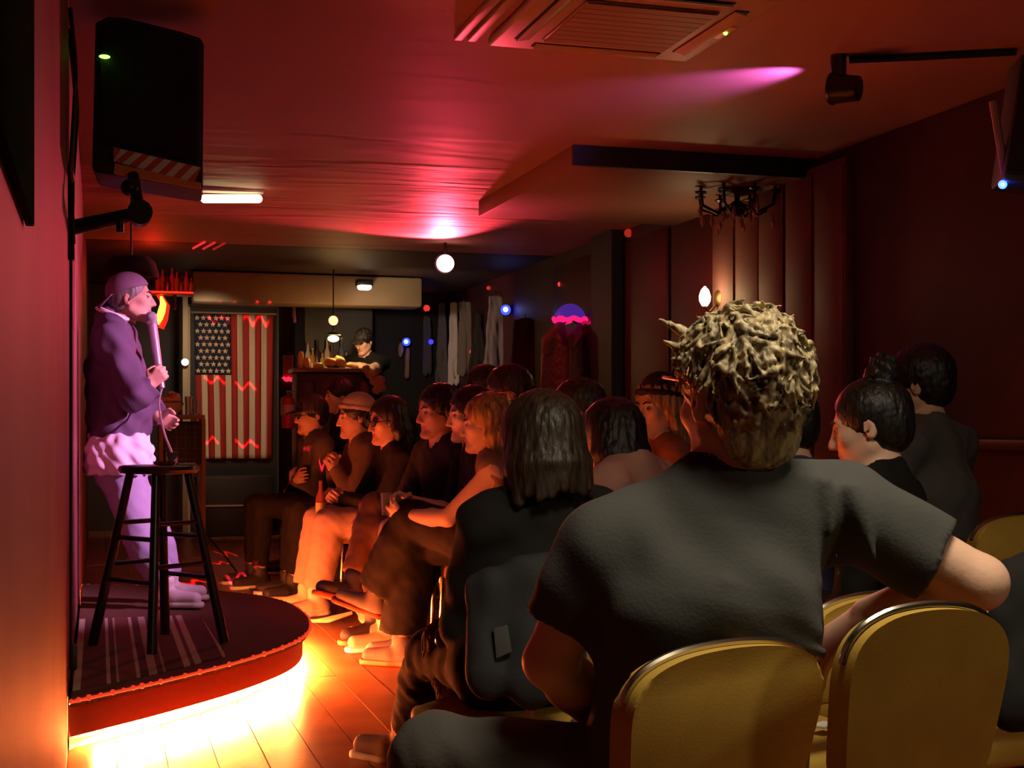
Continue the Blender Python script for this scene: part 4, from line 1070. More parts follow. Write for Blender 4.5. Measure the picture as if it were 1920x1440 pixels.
# shelf full of bottles in red light at the far left
c = W(300, 560, 12.2)
zs = W(0, 547, 12.2)[2]
a, b = W(215, 547, 12.2), W(362, 547, 12.2)
t = thing('wall_shelf', ((a[0]+b[0])/2, c[1], zs), 'long red-lit shelf of bottles high at the far left', 'shelf')
m = MB(); m.box(((a[0]+b[0])/2, c[1], zs-.015), (b[0]-a[0], .22, .03), bevel=.004); m.build('board', mat('shelf_red', (.45, .03, .02), .4), t)
m = MB(); m.tube([(a[0], c[1]-.115, zs-.012), (b[0], c[1]-.115, zs-.012)], .007); m.build('light_strip', emat('rope_red2', (1., .03, .012), 1.6), t)
for k in range(2):
    m = MB(); m.box((a[0]+.15+k*(b[0]-a[0]-.3), c[1]+.02, zs-.09), (.02, .16, .12)); m.build('bracket', BLK, t)
bm_ = [mat('bottle_red', (.7, .12, .08), .1, trans=.5), mat('bottle_amber', (.5, .18, .05), .1, trans=.5), mat('bottle_dark', (.05, .02, .02), .15)]
pos = ['first', 'second', 'third', 'fourth', 'fifth', 'sixth', 'seventh', 'eighth']
for k in range(8):
    x = W(296+9*k, 0, 12.2)[0]; hh = (.16, .20, .14, .22, .18, .15, .19, .13)[k]; r = .024+.004*(k % 3)
    t = thing('bottle', (x, c[1]-.03+.02*(k % 2), zs), pos[k]+' bottle from the left on the red-lit shelf', 'bottle', 'bottles on the red-lit shelf')
    m = MB(); m.lathe((x, c[1]-.03+.02*(k % 2), zs), [(r, 0), (r, hh*.6), (r*.4, hh*.75), (r*.38, hh*.97), (0, hh*.97)], 12); m.build('glass_body', bm_[k % 3], t)
    m = MB(); m.cyl((x, c[1]-.03+.02*(k % 2), zs+hh*.95), (x, c[1]-.03+.02*(k % 2), zs+hh), r*.45, n=10); m.build('cap', BLK, t)
lamp('shelf_red_light', 'POINT', (W(285, 500, 11.6)[0], W(285, 500, 11.6)[1], 2.35), (1., .02, .01), 6.0, size=.05)
# black hat-shaped lampshade hanging above the performer's cap
c = W(246, 503, 8.6)
t = thing('black_lampshade', c, 'wide black lampshade hanging behind the performer\'s cap', 'lampshade')
m = MB(); m.lathe(c-[0, 0, .06], [(.165, 0), (.17, .02), (.145, .10), (.11, .13), (.02, .14), (.0, .13)], 24); m.build('shade', mat('shade_black', (.002, .002, .002), .9), t)
m = MB(); m.cyl(c+[0, 0, .08], (c[0], c[1], HC), .006); m.build('cord', BLK, t)
# three red bars of light fixture on the ceiling
for k in range(3):
    def cp(px, py): return np.append(W(px, py, 3900/(800-py))[:2], HC-.012)
    m = MB(); m.tube([cp(362+19*k, 463+k), cp(384+19*k, 451+k)], .009, 6); o = m.build('red_light_bar', emat('red_bar%d' % k, (1., .03, .03), (.9, .6, .3)[k])); tag(o, ('brightest, leftmost', 'middle', 'dimmest, rightmost')[k]+' of three slanting red light bars on the ceiling', 'light', 'red light bars on the ceiling')
# bar: tall dark counter with back shelf, bottles, bartender comes later
Zb = 13.0
a, b = W(556, 690, Zb), W(716, 690, Zb); zt = a[2]
cx, cy = (a[0]+b[0])/2, a[1]+.15
t = thing('bar_counter', (cx, cy, 0), 'tall black bar counter at the back of the room', 'bar')
m = MB(); m.box((cx, cy, zt/2-.02), (b[0]-a[0], .36, zt-.04), bevel=.01); m.build('front', mat('bar_black', (.010, .008, .008), .45), t)
m = MB(); m.box((cx, cy, zt-.02), (b[0]-a[0]+.06, .46, .04), bevel=.008); m.build('counter_top', mat('bar_top', (.16, .08, .04), .25), t)
for k in range(4):
    m = MB(); m.box((a[0]+(k+.5)*(b[0]-a[0])/4, cy-.184, zt/2), ((b[0]-a[0])/4-.04, .012, zt-.25), bevel=.004); m.build('front_panel', mat('bar_panel', (.016, .010, .010), .4), t)
lamp('bar_light', 'POINT', (cx+.08, cy-.02, zt+.30), (1., .58, .20), 9.0, size=.05)
items = [(566, .16, .030, 'cream candle jar at the left end of the bar counter', (.75, .55, .25)), (578, .10, .035, 'low cream cup beside the candle jar on the bar', (.7, .5, .25)), (600, .055, .05, 'small heap of lemons in a dish on the bar', (.8, .55, .12))]
for px, hh, r, lb, col in items:
    x = W(px, 690, Zb)[0]; q = MB(); q.lathe((x, cy-.10, zt), [(r*.8, 0), (r, hh*.3), (r*.9, hh*.8), (r*.6, hh), (0, hh*.95)], 14); o = q.build(lb.split()[2] if 0 else 'jar', mat('jar_%d' % px, col, .5)); tag(o, lb, 'jar')
f = Field(.010); c = W(634, 668, Zb); base = np.array([W(634, 690, Zb)[0], cy-.05, zt])
for k in range(12):
    v = RNG.standard_normal(3)*np.array([.055, .04, .018]); f.ell(base+[0, 0, .055]+v, (.045, .04, .045), None, .015)
f.cut(base, -UP)
o = link('bread_basket_cloth', f.mesh('cloth', (.005, .04)), mat('yellow_cloth', (.85, .60, .20), .8)); o.name = 'napkin_heap'; tag(o, 'warm lit heap of yellow napkins in the middle of the bar', 'napkins')
f = Field(.010); c1 = W(700, 705, Zb-.28)
for k, (x, y) in enumerate(((686, 692), (693, 702), (703, 697), (702, 715), (714, 712), (706, 732), (716, 728), (710, 722))):
    f.ell(W(x, y, Zb+.10), (.045, .03, .042), None, .012)
o = link('hanging_cloth', f.mesh('cloth', (.006, .05)), mat('cream_cloth', (.62, .46, .26), .85)); tag(o, 'crumpled cream cloth hanging over the bar\'s right corner', 'cloth')
# bottles and utensils behind the bar
zz = zt+.02
sh = thing('back_shelf', (cx, cy+1.05, zt), 'dark back shelf of bottles behind the bar counter', 'shelf')
m = MB(); m.box((cx+.24, cy+1.10, zt+.0), (b[0]-a[0]-.06, .18, .03)); m.build('board', mat('bar_black', (0, 0, 0)), sh)
m = MB(); m.box((cx+.24, cy+1.20, (zt+.75)/2), (b[0]-a[0]-.06, .03, zt+.75)); m.build('back_panel', mat('bar_black', (0, 0, 0)), sh)
names = ['pale slim', 'amber', 'dark', 'short gold', 'tall cream', 'red-capped', 'stubby gold', 'grey blue', 'rosy']
for k in range(9):
    px = 582+9.5*k; x = W(px, 650, Zb+1.1)[0]; hh = (.30, .24, .33, .20, .34, .28, .18, .36, .22)[k]; r = .030
    col = ((.5, .4, .3), (.5, .22, .05), (.06, .03, .03), (.6, .42, .12), (.7, .55, .35), (.2, .1, .08), (.6, .4, .1), (.12, .15, .22), (.5, .2, .16))[k]
    t = thing('bottle', (x, cy+1.08, zt+.015), names[k]+' bottle, number '+pos[k] + ' from the left behind the bar' if k < 8 else 'rosy bottle farthest right behind the bar', 'bottle', 'bottles behind the bar')
    m = MB(); m.lathe((x, cy+1.08, zt+.015), [(r, 0), (r, hh*.6), (r*.4, hh*.75), (r*.36, hh*.96), (0, hh*.96)], 12); m.build('glass_body', mat('barbottle_%d' % k, col, .15), t)
    m = MB(); m.cyl((x, cy+1.08, zt+.01+hh*.95), (x, cy+1.08, zt+.015+hh), r*.45, n=10); m.build('cap', mat('cap_%d' % (k % 3), ((.3, .03, .03), (.5, .4, .2), (.02, .02, .02))[k % 3], .4), t)
# pink sheet, extinguisher, small pennant left of the bar
zq = zwall(540, .03)
m = MB(); m.prism([W(530, 666, zq), W(550, 666, zq), W(550, 706, zq), W(530, 706, zq)], np.array([ST, CT, 0])*.008); o = m.build('notice_sheet', mat('pink_sheet', (.60, .20, .22), .7)); tag(o, 'pink notice sheet on the dark wall right of the flag', 'notice')
m = MB(); p0, p1 = W(531, 711, zq-.02), W(549, 711, zq-.02); m.tube([p0+(p1-p0)*q+[0, 0, .012*math.sin(q*14)] for q in np.linspace(0, 1, 12)], .020, 8); o = m.build('laser_mark', emat('laser_mark_red', (1., .02, .05), 1.6)); tag(o, 'small wavy red laser mark, modelled as a glowing tube, just under the pink notice sheet', 'light')  # projected laser squiggle built as a glowing tube, no lamp of its own
c = W(541, 803, 13.0)
t = thing('fire_extinguisher', c, 'red fire extinguisher with white label at the left of the crowd', 'extinguisher')
m = MB(); m.lathe(c, [(.055, 0), (.062, .02), (.062, .24), (.045, .285), (.02, .30), (0, .30)], 18); m.build('cylinder', mat('ext_red', (.55, .03, .02), .35), t)
m = MB(); m.lathe(c+np.array([0, 0, .13]), [(.0635, 0), (.0635, .09)], 18); m.build('label', mat('ext_label', (.6, .55, .5), .6), t)
m = MB(); m.cyl(c+[0, 0, .29], c+[0, 0, .33], .018); m.box(c+np.array([.03, 0, .345]), (.10, .02, .018)); m.box(c+np.array([.03, 0, .32]), (.09, .016, .01)); m.tube([c+[.0, -.02, .31], c+[-.07, -.05, .28], c+[-.075, -.05, .12]], .010); m.build('valve', mat('ext_valve', (.25, .2, .18), .4), t)
zq = zwall(551, .03); m = MB(); m.prism([W(549, 570, zq), W(553, 570, zq), W(556, 604, zq), W(551, 606, zq), W(547, 592, zq)], np.array([ST, CT, 0])*.012); o = m.build('pennant', mat('pennant', (.55, .28, .27), .8)); tag(o, 'narrow pale pennant hanging high between flag and bar', 'pennant')
# things hanging on the right wall far back: coats and scarves on hooks
def hanging(px, top, bot, wt, wb, Z_, col, label, cat='coat', hook=True, thick=.05, key=None):
    Z = zwall(px, .06); c = W(px, (top+bot)/2, Z); a, b = W(px, top, Z), W(px, bot, Z); L_ = a[2]-b[2]; X = np.array([CT, -ST, 0]); D = np.array([ST, CT, 0])
    t = thing(cat.replace(' ', '_'), a, label, cat)
    f = Field(.012); n = 7; s_ = Z/FPX
    for k in range(n):
        u = (k+.5)/n-.5; dz = .02*math.sin(k*2.4)
        f.cone(a+X*u*wt*s_-UP*.03*abs(u), b+X*u*wb*s_+D*.02*math.sin(k*1.9)+UP*dz, max(wt*s_/n*.75, .014), max(wb*s_/n*.75, .016), .015)
    link('drape', f.mesh('drape', (.008, .09, .3)), mat('hang_'+(key or '%d' % px), col, .85, 0, .2, 60.), t)
    if hook:
        q = MB(); q.tube([a+D*.08+[0, 0, .05], a+[0, 0, .05], a-D*.02+[0, 0, .03], a-D*.03+[0, 0, .05]], .006); q.build('hook', BLK, t)
hanging(801, 592, 700, 10, 16, 14.4, (.10, .09, .11), 'dark grey scarf hanging leftmost of the wall coats', 'scarf')
hanging(829, 570, 720, 12, 24, 14.0, (.17, .15, .16), 'mid grey coat hanging left of the long white scarf', 'coat')
hanging(850, 568, 720, 10, 20, 13.6, (.85, .78, .78), 'long white scarf hanging among the dark coats', 'scarf')
hanging(872, 566, 700, 22, 30, 13.8, (.20, .16, .15), 'taupe coat hanging right of the long white scarf', 'coat')
hanging(897, 590, 735, 8, 46, 13.5, (.014, .010, .010), 'black cloak flaring downward between two grey coats', 'coat')
hanging(930, 556, 720, 26, 50, 13.2, (.15, .11, .125), 'wide mauve grey coat hanging under the blue lamp', 'coat')
hanging(985, 600, 735, 40, 56, 12.6, (.05, .035, .032), 'dark brown coat hanging left of the brown leather jacket', 'coat')
hanging(752, 645, 665, 4, 4, 13.5, (.42, .26, .22), 'short pale strap hanging below the blue lamp', 'strap')
hanging(764, 655, 705, 3, 5, 13.5, (.40, .22, .18), 'long pale strap hanging below the blue lamp', 'strap')
# brown jacket on the wall with a light-rimmed cap over it
Zj = zwall(1070, .16); c = W(1070, 690, Zj)
t = thing('leather_jacket', W(1070, 610, Zj), 'brown leather jacket hanging on the right wall beside the dark post', 'jacket')
f = Field(.010); X = np.array([CT, -ST, 0]); D = np.array([ST, CT, 0])
f.cone(W(1070, 640, Zj), W(1070, 745, Zj), .10, .125, .03, X, 1.5)
for l in (-1, 1):
    f.cone(W(1070+l*20, 612, Zj), W(1070+l*42, 640, Zj), .04, .055, .03); f.cone(W(1070+l*42, 640, Zj), W(1070+l*47, 745, Zj), .055, .045, .02)
link('jacket_body', f.mesh('jacket', (.005, .07)), mat('leather', (.12, .055, .038), .5, 0, .2, 40.), t)
for l in (-1, 1):
    m = MB(); m.prism([W(1070+l*3, 655, Zj-.145), W(1070+l*12, 615, Zj-.06), W(1070+l*24, 622, Zj-.09), W(1070+l*14, 640, Zj-.14)], D*.012); m.build('lapel', mat('leather_dark', (.05, .02, .016), .5), t)
m = MB(); m.tube([W(1070, 650, Zj-.16), W(1070, 740, Zj-.185)], .006); m.build('zip', mat('zip', (.25, .18, .15), .3, .8), t)
m = MB(); m.tube([W(1045, 612, Zj), W(1070, 600, Zj), W(1095, 612, Zj)], .008); m.build('hanger', BLK, t)
c = W(1069, 597, Zj)
t = thing('lit_dome', c, 'violet dome glowing with a pink lit rim above the leather jacket', 'lamp')
f = Field(.008); f.ell(c-UP*.02, (.135, .10, .14), None, .01); f.cut(c-UP*.01, -UP); link('dome', f.mesh('dome'), emat('violet_dome', (.10, .03, .45), .55), t)
m = MB(); m.tube([c+np.array([.135*math.cos(q), .10*math.sin(q), -.012+.01*math.sin(7*q)]) for q in np.linspace(0, 2*PI, 33)[:-1]], .020, 8, True); m.build('lit_rim', emat('pink_rim', (1., .01, .16), 1.3), t)
m = MB(); p0, p1 = W(1092, 607, Zj-.2), W(1136, 596, Zj-.1)
m.tube([p0+(p1-p0)*q+[0, 0, .01*math.sin(q*16)] for q in np.linspace(0, 1, 14)], .012, 6); o = m.build('light_string', emat('pink_string', (.9, .01, .10), .45)); tag(o, 'short string of dim pink lights between jacket and dark post', 'lights')
for px, py, Z, r, e, lb in ((1050, 533, 11.5, .020, 1.2, 'tiny red light high on the wall above the violet dome'), (916, 540, 13.0, .02, .5, 'faint red light above the hanging coats'), (800, 578, 13.8, .035, .8, 'small red sign light at the left of the hanging coats'), (884, 660, 13.2, .02, .9, 'tiny red light on the black cloak'), (1178, 437, 10.4, .03, .35, 'dim red light at the top of the dark post'), (976, 645, 12.4, .02, .3, 'dim reddish light right of the wide mauve coat')):
    q = MB(); q.sph(W(px, py, zwall(px, .02)), r*1.1, 10, 8, (1, .5, 1)); o = q.build('red_pilot_light', emat('pilot_%d' % px, (1., .05, .03), e)); tag(o, lb, 'light')

# ---------------------------------------------------------------- the people
PALE = ('pale', (.74, .46, .34)); MID = ('mid', (.66, .39, .27)); TAN = ('tan', (.48, .26, .17))
BLACKC = ('black_cloth', (.006, .006, .006)); CHARC = ('charcoal_shirt', (.060, .062, .062))
# -- the man in the grey T-shirt, nearest the camera
Zm = 2.26
def Q(x, y, z=Zm): return W(x, y, z)
hfm = camdir(24, -6)
Jm = dict(head=Q(1384, 748), hf=hfm, neck=Q(1362, 925, 2.26), chest=Q(1330, 1130, 2.24), pelvis=Q(1290, 1465, 2.30),
          shL=Q(1120, 1042, 2.24), shR=Q(1598, 962, 2.31), elL=Q(1032, 1240, 2.28), elR=Q(1838, 1092, 2.27),
          wrL=Q(1140, 1352, 2.48), wrR=Q(1628, 1150, 2.44), hdL=(nrm(camdir(70)*.8-UP*.45), nrm(-UP*.8-camdir(60)*.3), .42), hdR=(nrm(camdir(70)*.7-UP*.6), nrm(-UP*.6+camdir(-20)*.3), .3),
          hpL=Q(1200, 1480, 2.32), hpR=Q(1385, 1490, 2.36), knL=Q(815, 1422, 2.36), knR=W(1130, 1400, 2.78), anL=np.append(W(790, 1400, 2.46)[:2], .10), anR=np.append(W(1070, 1400, 2.9)[:2], .10), toL=camdir(60), toR=camdir(40))
def mfolds(f):
    # folds running from the right shoulder and under the arm
    for a, b, r in (((1500, 900), (1530, 1090), .010), ((1545, 905), (1575, 1080), .011), ((1595, 915), (1640, 1050), .010)):
        f.cone(Q(a[0], a[1], 2.225), Q(b[0], b[1], 2.203), r*.9, r*.4, .030)
    for a, b, r in (((1540, 1225), (1290, 1120), .012), ((1530, 1185), (1360, 1090), .009)):
        f.cone(Q(a[0], a[1], 2.165), Q(b[0], b[1], 2.12), r, r*.5, .02)
T1, R1, C1 = person('man with messy sandy hair in a charcoal grey T-shirt, nearest the camera', Jm, skin=PALE, shirt=CHARC, sleeves='short', sleeve=.66, pants=('grey_jeans', (.085, .082, .075)), hair='messy', hairc='sandy', h=.006, gh=.0065, hh=.0028,
       eyes=True, s=1.06, noise=.007, wl=.19, seed=5, extra=mfolds, gn=.013, shoes=('shoe_dark', (.03, .03, .035)))
m = MB()
m.tube([C1+R1@np.array(v) for v in ((.112, .072, .050), (.05, .088, .038), (-.005, .094, .026), (-.02, .093, .012))], .0030, 6)
m.build('glasses_arm', mat('pink_plastic', (.75, .16, .16), .3), T1)

# -- the performer on the stage
Zp = 7.02
def S(x, y, z=Zp): return W(x, y, z)
hfp = camdir(-82, 4)
Jp = dict(head=S(246, 560), hf=hfp, neck=S(212, 612), chest=S(215, 690), pelvis=S(222, 870), shL=S(222, 640, 7.20), shR=S(210, 640, 6.84),
          elL=S(250, 745, 7.22), elR=S(254, 742, 6.80), wrL=S(296, 780, 7.12), wrR=S(281, 722, 6.84),
          hdL=(nrm(camdir(-95)*.8-UP*.4), camdir(0)*-1., .55), hdR=(nrm(camdir(-85)*.55+UP*.62), camdir(0), .85),
          hpL=S(222, 878, 7.12), hpR=S(225, 878, 6.93), knL=S(288, 1000, 7.08), knR=S(262, 1005, 6.88),
          anL=S(318, 1100, 7.10), anR=S(310, 1122, 6.86), toL=nrm(camdir(-78)*[1, 1, 0]), toR=nrm(camdir(-100)*[1, 1, 0]), ground=SH)
for k_ in ('anL', 'anR'): Jp[k_][2] = SH+.105
T2, R2, C2 = person('performer in a purple sweater and backwards cap holding a microphone on the stage', Jp, skin=MID, shirt=('purple_sweater', (.105, .064, .115)), gn=.030, gh=.008, noise=.012, wl=.17, belly=.035, hair='cropped', hairc='grey',
       pants=('pale_jeans', (.34, .30, .46)), pn=.024, flare=.012, shoes=('shoe_white', (.62, .56, .56)), hat=('cap_back', mat('cap_mauve', (.20, .11, .17), .8)), hem=.105, s=1.0, smile=.9, h=.0065, collar=('white_collar', (.85, .70, .74)), cu=.045, shirtname='sweater')
f = Field(.008); Pp = Jp['pelvis']
hl_, hr_ = Jp['hpL'], Jp['hpR']; f.cone(hl_+UP*.05, hr_+UP*.05, .165, .165, .03); f.cone(Pp+UP*.16, Pp-UP*.10, .135, .165, .03, camdir(0), 1.3); f.cut(Pp-UP*.045, -UP); f.cut(Pp+UP*.15, UP)
link('undershirt', f.mesh('undershirt', (.012, .10)), mat('white_tee', (.80, .66, .80), .8), T2)
# microphone and its cable
mp = S(301, 712, 6.89); mq = S(285, 606, 6.96)
t = thing('microphone', mp, 'handheld microphone raised to the performer\'s mouth', 'microphone')
m = MB(); m.cyl(mp+(mp-mq)*.15, mq, .016, .024, 16); m.build('handle', mat('mic_body', (.55, .42, .50), .3, .6), t)
m = MB(); m.sph(mq+(mq-mp)*.10, .031, 16, 12); m.build('grille_ball', mat('mic_mesh', (.55, .45, .52), .35, .7, .6, 500.), t)
m = MB(); m.cyl(mq-(mq-mp)*.04, mq+(mq-mp)*.02, .029, None, 16); m.build('ring', mat('mic_ring', (.7, .6, .65), .25, .8), t)
cable('microphone_cable', [mp+(mp-mq)*.15, S(298, 760, 6.80), S(308, 812, 6.4), S(322, 850, 6.0), np.array([SC_[0]+.05, SC_[1]+.09, SC_[2]+.008])], .0055, mat('cable_grey', (.22, .16, .18), .5), 'grey microphone cable running from the microphone down to the stool')

# -- the woman with the bob, in front of the grey T-shirt man
Zb_ = 3.70
def B(x, y, z=Zb_): return W(x, y, z)
Jb = dict(head=B(1012, 838), hf=camdir(38, -8), neck=B(1022, 940), chest=B(1000, 1080, 3.72), pelvis=B(975, 1235, 3.70), shL=B(905, 985, 3.68), shR=B(1128, 968, 3.78),
          elL=B(868, 1170, 3.75), elR=B(1140, 1160, 3.9), wrL=B(880, 1200, 3.98), wrR=B(1010, 1210, 4.05), hdL=(nrm(camdir(20)-UP*.2), -UP, .35), hdR=(camdir(50), -UP, .35),
          hpL=B(930, 1245, 3.72), hpR=B(1020, 1245, 3.80), knL=B(810, 1225, 4.10), knR=B(880, 1215, 4.22), anL=np.append(W(760, 1300, 4.55)[:2], .095), anR=np.append(W(840, 1300, 4.45)[:2], .095), toL=camdir(60), toR=camdir(50))
person('woman with a dark brown chin-length bob and black cardigan seen from behind', Jb, fem=True, skin=PALE, shirt=('black_cardigan', (.014, .013, .013)), hair='bob', hairc='brown', hl=.125, s=1.08, hh=.005, gn=.016, noise=.006, wl=.15, shirtname='cardigan',
       shoes=('shoe_grey', (.2, .17, .16)))
# -- seated audience along the aisle
SEATS = []
def sit(label, head, Z, yaw, chairlab=None, **kw):
    T, J, F, L = seated(label, head, Z, yaw, **kw); SEATS.append((J, F, chairlab)); return T, J, F, L
def holdbottle(l, P, F, L, J):
    if l == 1: return P+F*.33*1+L*.05+UP*.20, (nrm(UP*.4-L*.6+F*.4), nrm(-L-F*.2), .8)
    return P+F*.32-L*.07+UP*.22, (nrm(UP*.5+L*.6+F*.2), nrm(L-F*.2), .8)
def reach(l, P, F, L, J):
    if l == 1: return P+F*.46+L*.02+UP*.15, (nrm(F*.8-L*.4+UP*.15), nrm(-L*.7+UP*.6), .45)
    return P+F*.44-L*.07+UP*.21, (nrm(F*.7+L*.5+UP*.25), nrm(L*.6-UP*.5), .55)
sit('person in a dark cap and grey jacket, farthest left in the audience', (583, 778), 9.7, 112, 'gold banquet chair under the person in the dark cap', hyaw=122, s=1.06, hands='fold', skin=MID, shirt=('grey_jacket', (.075, .068, .066)), hair='short', hat=('cap', mat('cap_dark', (.03, .022, .02), .8)), foot=.02, glasses=BLK, shirtname='jacket', seat=.44)
sit('person in a pale knit beanie with hand at chin, second from left in the audience', (667, 782), 9.1, 108, 'gold banquet chair under the person in the pale beanie', s=1.10, hands='chest', skin=PALE, hyaw=108, shirt=('olive_shirt', (.16, .12, .085)), hair='short', hat=('beanie', mat('beanie_pale', (.50, .40, .33), .9, 0, .3, 120.)), seat=.44)
_, Jg, Fg, Lg = sit('smiling woman with glasses and long black hair in a black top, hands folded', (727, 790), 8.35, 112, 'gold banquet chair under the woman with glasses', hyaw=124, fem=True, s=1.12, hands='clasp', skin=MID, hair='long', hl=.26, smile=1., glasses=BLK, pants=('dusty_jeans', (.50, .33, .25)), foot=.08, shoes=('shoe_cream', (.75, .62, .42)), seat=.42, pn=.025, flare=.02)
sit('man with short dark hair and open black shirt, brown trousers, legs crossed', (822, 772), 7.45, 122, 'gold banquet chair under the man in the open black shirt', s=1.13, hands='knees', skin=MID, hyaw=122, shirt=('black_shirt', (.006, .0055, .0055)), hair='short', cross='R', pants=('brown_trousers', (.20, .105, .045)), shoes=('shoe_navy', (.03, .03, .04)), sole=('sole_orange', (.55, .10, .03)), seat=.44, pn=.02)
sit('woman with long dark hair and black top between the black shirt man and the blonde', (882, 778), 7.0, 98, 'gold banquet chair under the long-haired woman in black', hyaw=108, fem=True, s=1.08, hands='lap', skin=PALE, hair='long', hl=.22, smile=.6, shirt=BLACKC, pants=('cream_trousers', (.62, .42, .28)), pn=.02, flare=.02, seat=.44, shoes=('shoe_cream', (.75, .62, .42)))
_, Jw, Fw, Lw = sit('woman in profile with curled light hair and olive sleeveless top, holding a drink', (912, 795), 6.25, 88, 'gold banquet chair under the woman in the olive top', hyaw=92, fem=True, s=1.02, hands=reach, skin=PALE, hair='long', hl=.30, hairc='blond', smile=.8, shirt=('olive_top', (.24, .17, .10)), sleeves='none', pants=('black_trousers', (.006, .006, .007)), cross='L', shoes=('shoe_grey', (.2, .17, .16)), sole=('sole_orange', (.55, .10, .03)), seat=.45, pn=.03, flare=.04)
sit('man with glasses and swept-up hair behind the bob-haired woman\'s left', (951, 738), 6.75, 92, 'gold banquet chair under the man with swept-up hair', skin=MID, s=1.06, hair='short', hairc='darkbrown', glasses=mat('pink_frame', (.8, .2, .35), .2), shirt=('brown_shirt', (.07, .04, .03)), hands='lap', shoes=('shoe_white', (.8, .75, .6)), seed=3, foot=.12)
sit('person with dark glasses half hidden right of the bob-haired woman', (1082, 772), 5.55, 84, 'gold banquet chair under the person with dark glasses', skin=PALE, s=1.0, hair='short', hairc='darkbrown', glasses=BLK, shirt=('maroon_shirt', (.10, .03, .03)), hands='lap', shoes=('shoe_white', (.8, .75, .6)), foot=.1)
sit('woman with straight black hair and a pink short-sleeved top', (1144, 822), 4.95, 55, 'gold banquet chair under the woman in the pink top', fem=True, s=1.06, skin=PALE, hair='long', hl=.33, shirt=('pink_top', (.55, .32, .27)), sleeves='short', sleeve=.8, hands='lap', gn=.014, seat=.42, hunch=(.055, .055), lean=.02)
sit('woman with long wavy golden hair and a dark beanie in the second row', (1234, 764), 6.35, 100, 'gold banquet chair under the woman with golden hair', fem=True, s=1.10, skin=MID, hair='long', hl=.42, hairc='blond', hyaw=128, hat=('beanie', mat('beanie_dark', (.02, .012, .012), .9)), shirt=('rust_shirt', (.25, .10, .04)), hands='lap')
sit('person in a violet blue denim shirt hidden behind the sandy-haired man', (1470, 800), 4.3, 60, 'gold banquet chair under the person in the denim shirt', skin=MID, s=.96, shirt=('denim_violet', (.055, .050, .12)), hair='cropped', hands='lap')
sit('woman with black hair in a top bun and black top, seen from behind in profile', (1632, 800), 3.75, 62, 'gold banquet chair under the woman with the bun', fem=True, s=1.0, skin=PALE, hair='bun', hyaw=66, pitch=-10, shirt=BLACKC, hands='lap', hh=.005, collar=('pale_necklace', (.62, .48, .32)), side=-.10)
sit('man in a grey shirt turned away, beyond the woman with the bun', (1722, 722), 4.85, 46, 'gold banquet chair under the man in the grey shirt', s=1.06, skin=MID, hair='short', hairc='black', shirt=('slate_shirt', (.085, .080, .085)), hands='lap', hyaw=60, side=.03)
sit('pale face in the shadows behind the person in the knit beanie', (636, 742), 10.6, 108, 'gold banquet chair behind the pale beanie', s=1.0, skin=PALE, hair='short', hands='lap', shirt=BLACKC)
sit('dark-haired person in black in the row behind, below the long white scarf', (905, 728), 8.6, 70, 'gold banquet chair in the row behind the front row', s=1.08, skin=TAN, hair='short', hands='lap', shirt=BLACKC)
# the bartender, standing on the raised floor behind the counter
Zq = 13.85
bx, by = W(684, 640, Zq)[0], W(684, 640, Zq)[1]
m = MB(); m.box((bx+.15, by+.30, .16), (.9, .8, .32), bevel=.01); o = m.build('raised_step', mat('bar_black', (0, 0, 0))); tag(o, 'dark raised step behind the bar under the bartender', 'step')
hd = W(682, 641, Zq); gz = .32
Fb = camdir(165, 0); Lb = np.array([-Fb[1], Fb[0], 0])
b0 = np.array([hd[0], hd[1], 0])-Fb*.05
Jq = dict(head=hd, hf=camdir(150, -18), neck=b0+UP*(hd[2]-.15), chest=b0+UP*(hd[2]-.36), pelvis=b0+UP*(hd[2]-.72), ground=gz)
for sd, l in (('L', 1), ('R', -1)):
    Jq['sh'+sd] = b0+Lb*l*.19+UP*(hd[2]-.21); e, w_ = ik(Jq['sh'+sd], np.array([cx+.22+.07*l*-1, cy+.14, zt+.05])+Lb*l*.02, .29, .25, np.array([Lb[0]*l, Lb[1]*l, -.7]))
    Jq['el'+sd] = e; Jq['wr'+sd] = w_; Jq['hd'+sd] = (nrm(Fb*.7-Lb*l*.5-UP*.1), -UP, .5)
    Jq['hp'+sd] = b0+Lb*l*.10+UP*(hd[2]-.74); Jq['kn'+sd] = b0+Lb*l*.11+Fb*.02+UP*(gz+(hd[2]-.74-gz)*.53); Jq['an'+sd] = b0+Lb*l*.12+UP*(gz+.10); Jq['to'+sd] = nrm(Fb+Lb*l*.2)
person('bartender in a dark cap and black clothes lit by the amber bar lamp', Jq, skin=MID, hat=('cap', mat('cap_dark', (0, 0, 0))), sleeves='short', hair='short', shirt=BLACKC, h=.008)
# chairs under everybody seated
for J, F, lb in SEATS:
    P = J['pelvis']; st_ = P[2]-.105-.012
    chair(P[0]+F[0]*.03, P[1]+F[1]*.03, F, lb, 'banquet chairs under the seated audience', seat=st_, top=st_+.34, w=.40)
P = Jb['pelvis']; Fb_ = camdir(48); chair(P[0]+Fb_[0]*.03, P[1]+Fb_[1]*.03, Fb_, 'gold banquet chair under the bob-haired woman in black', seat=P[2]-.125, top=P[2]+.22, w=.40)
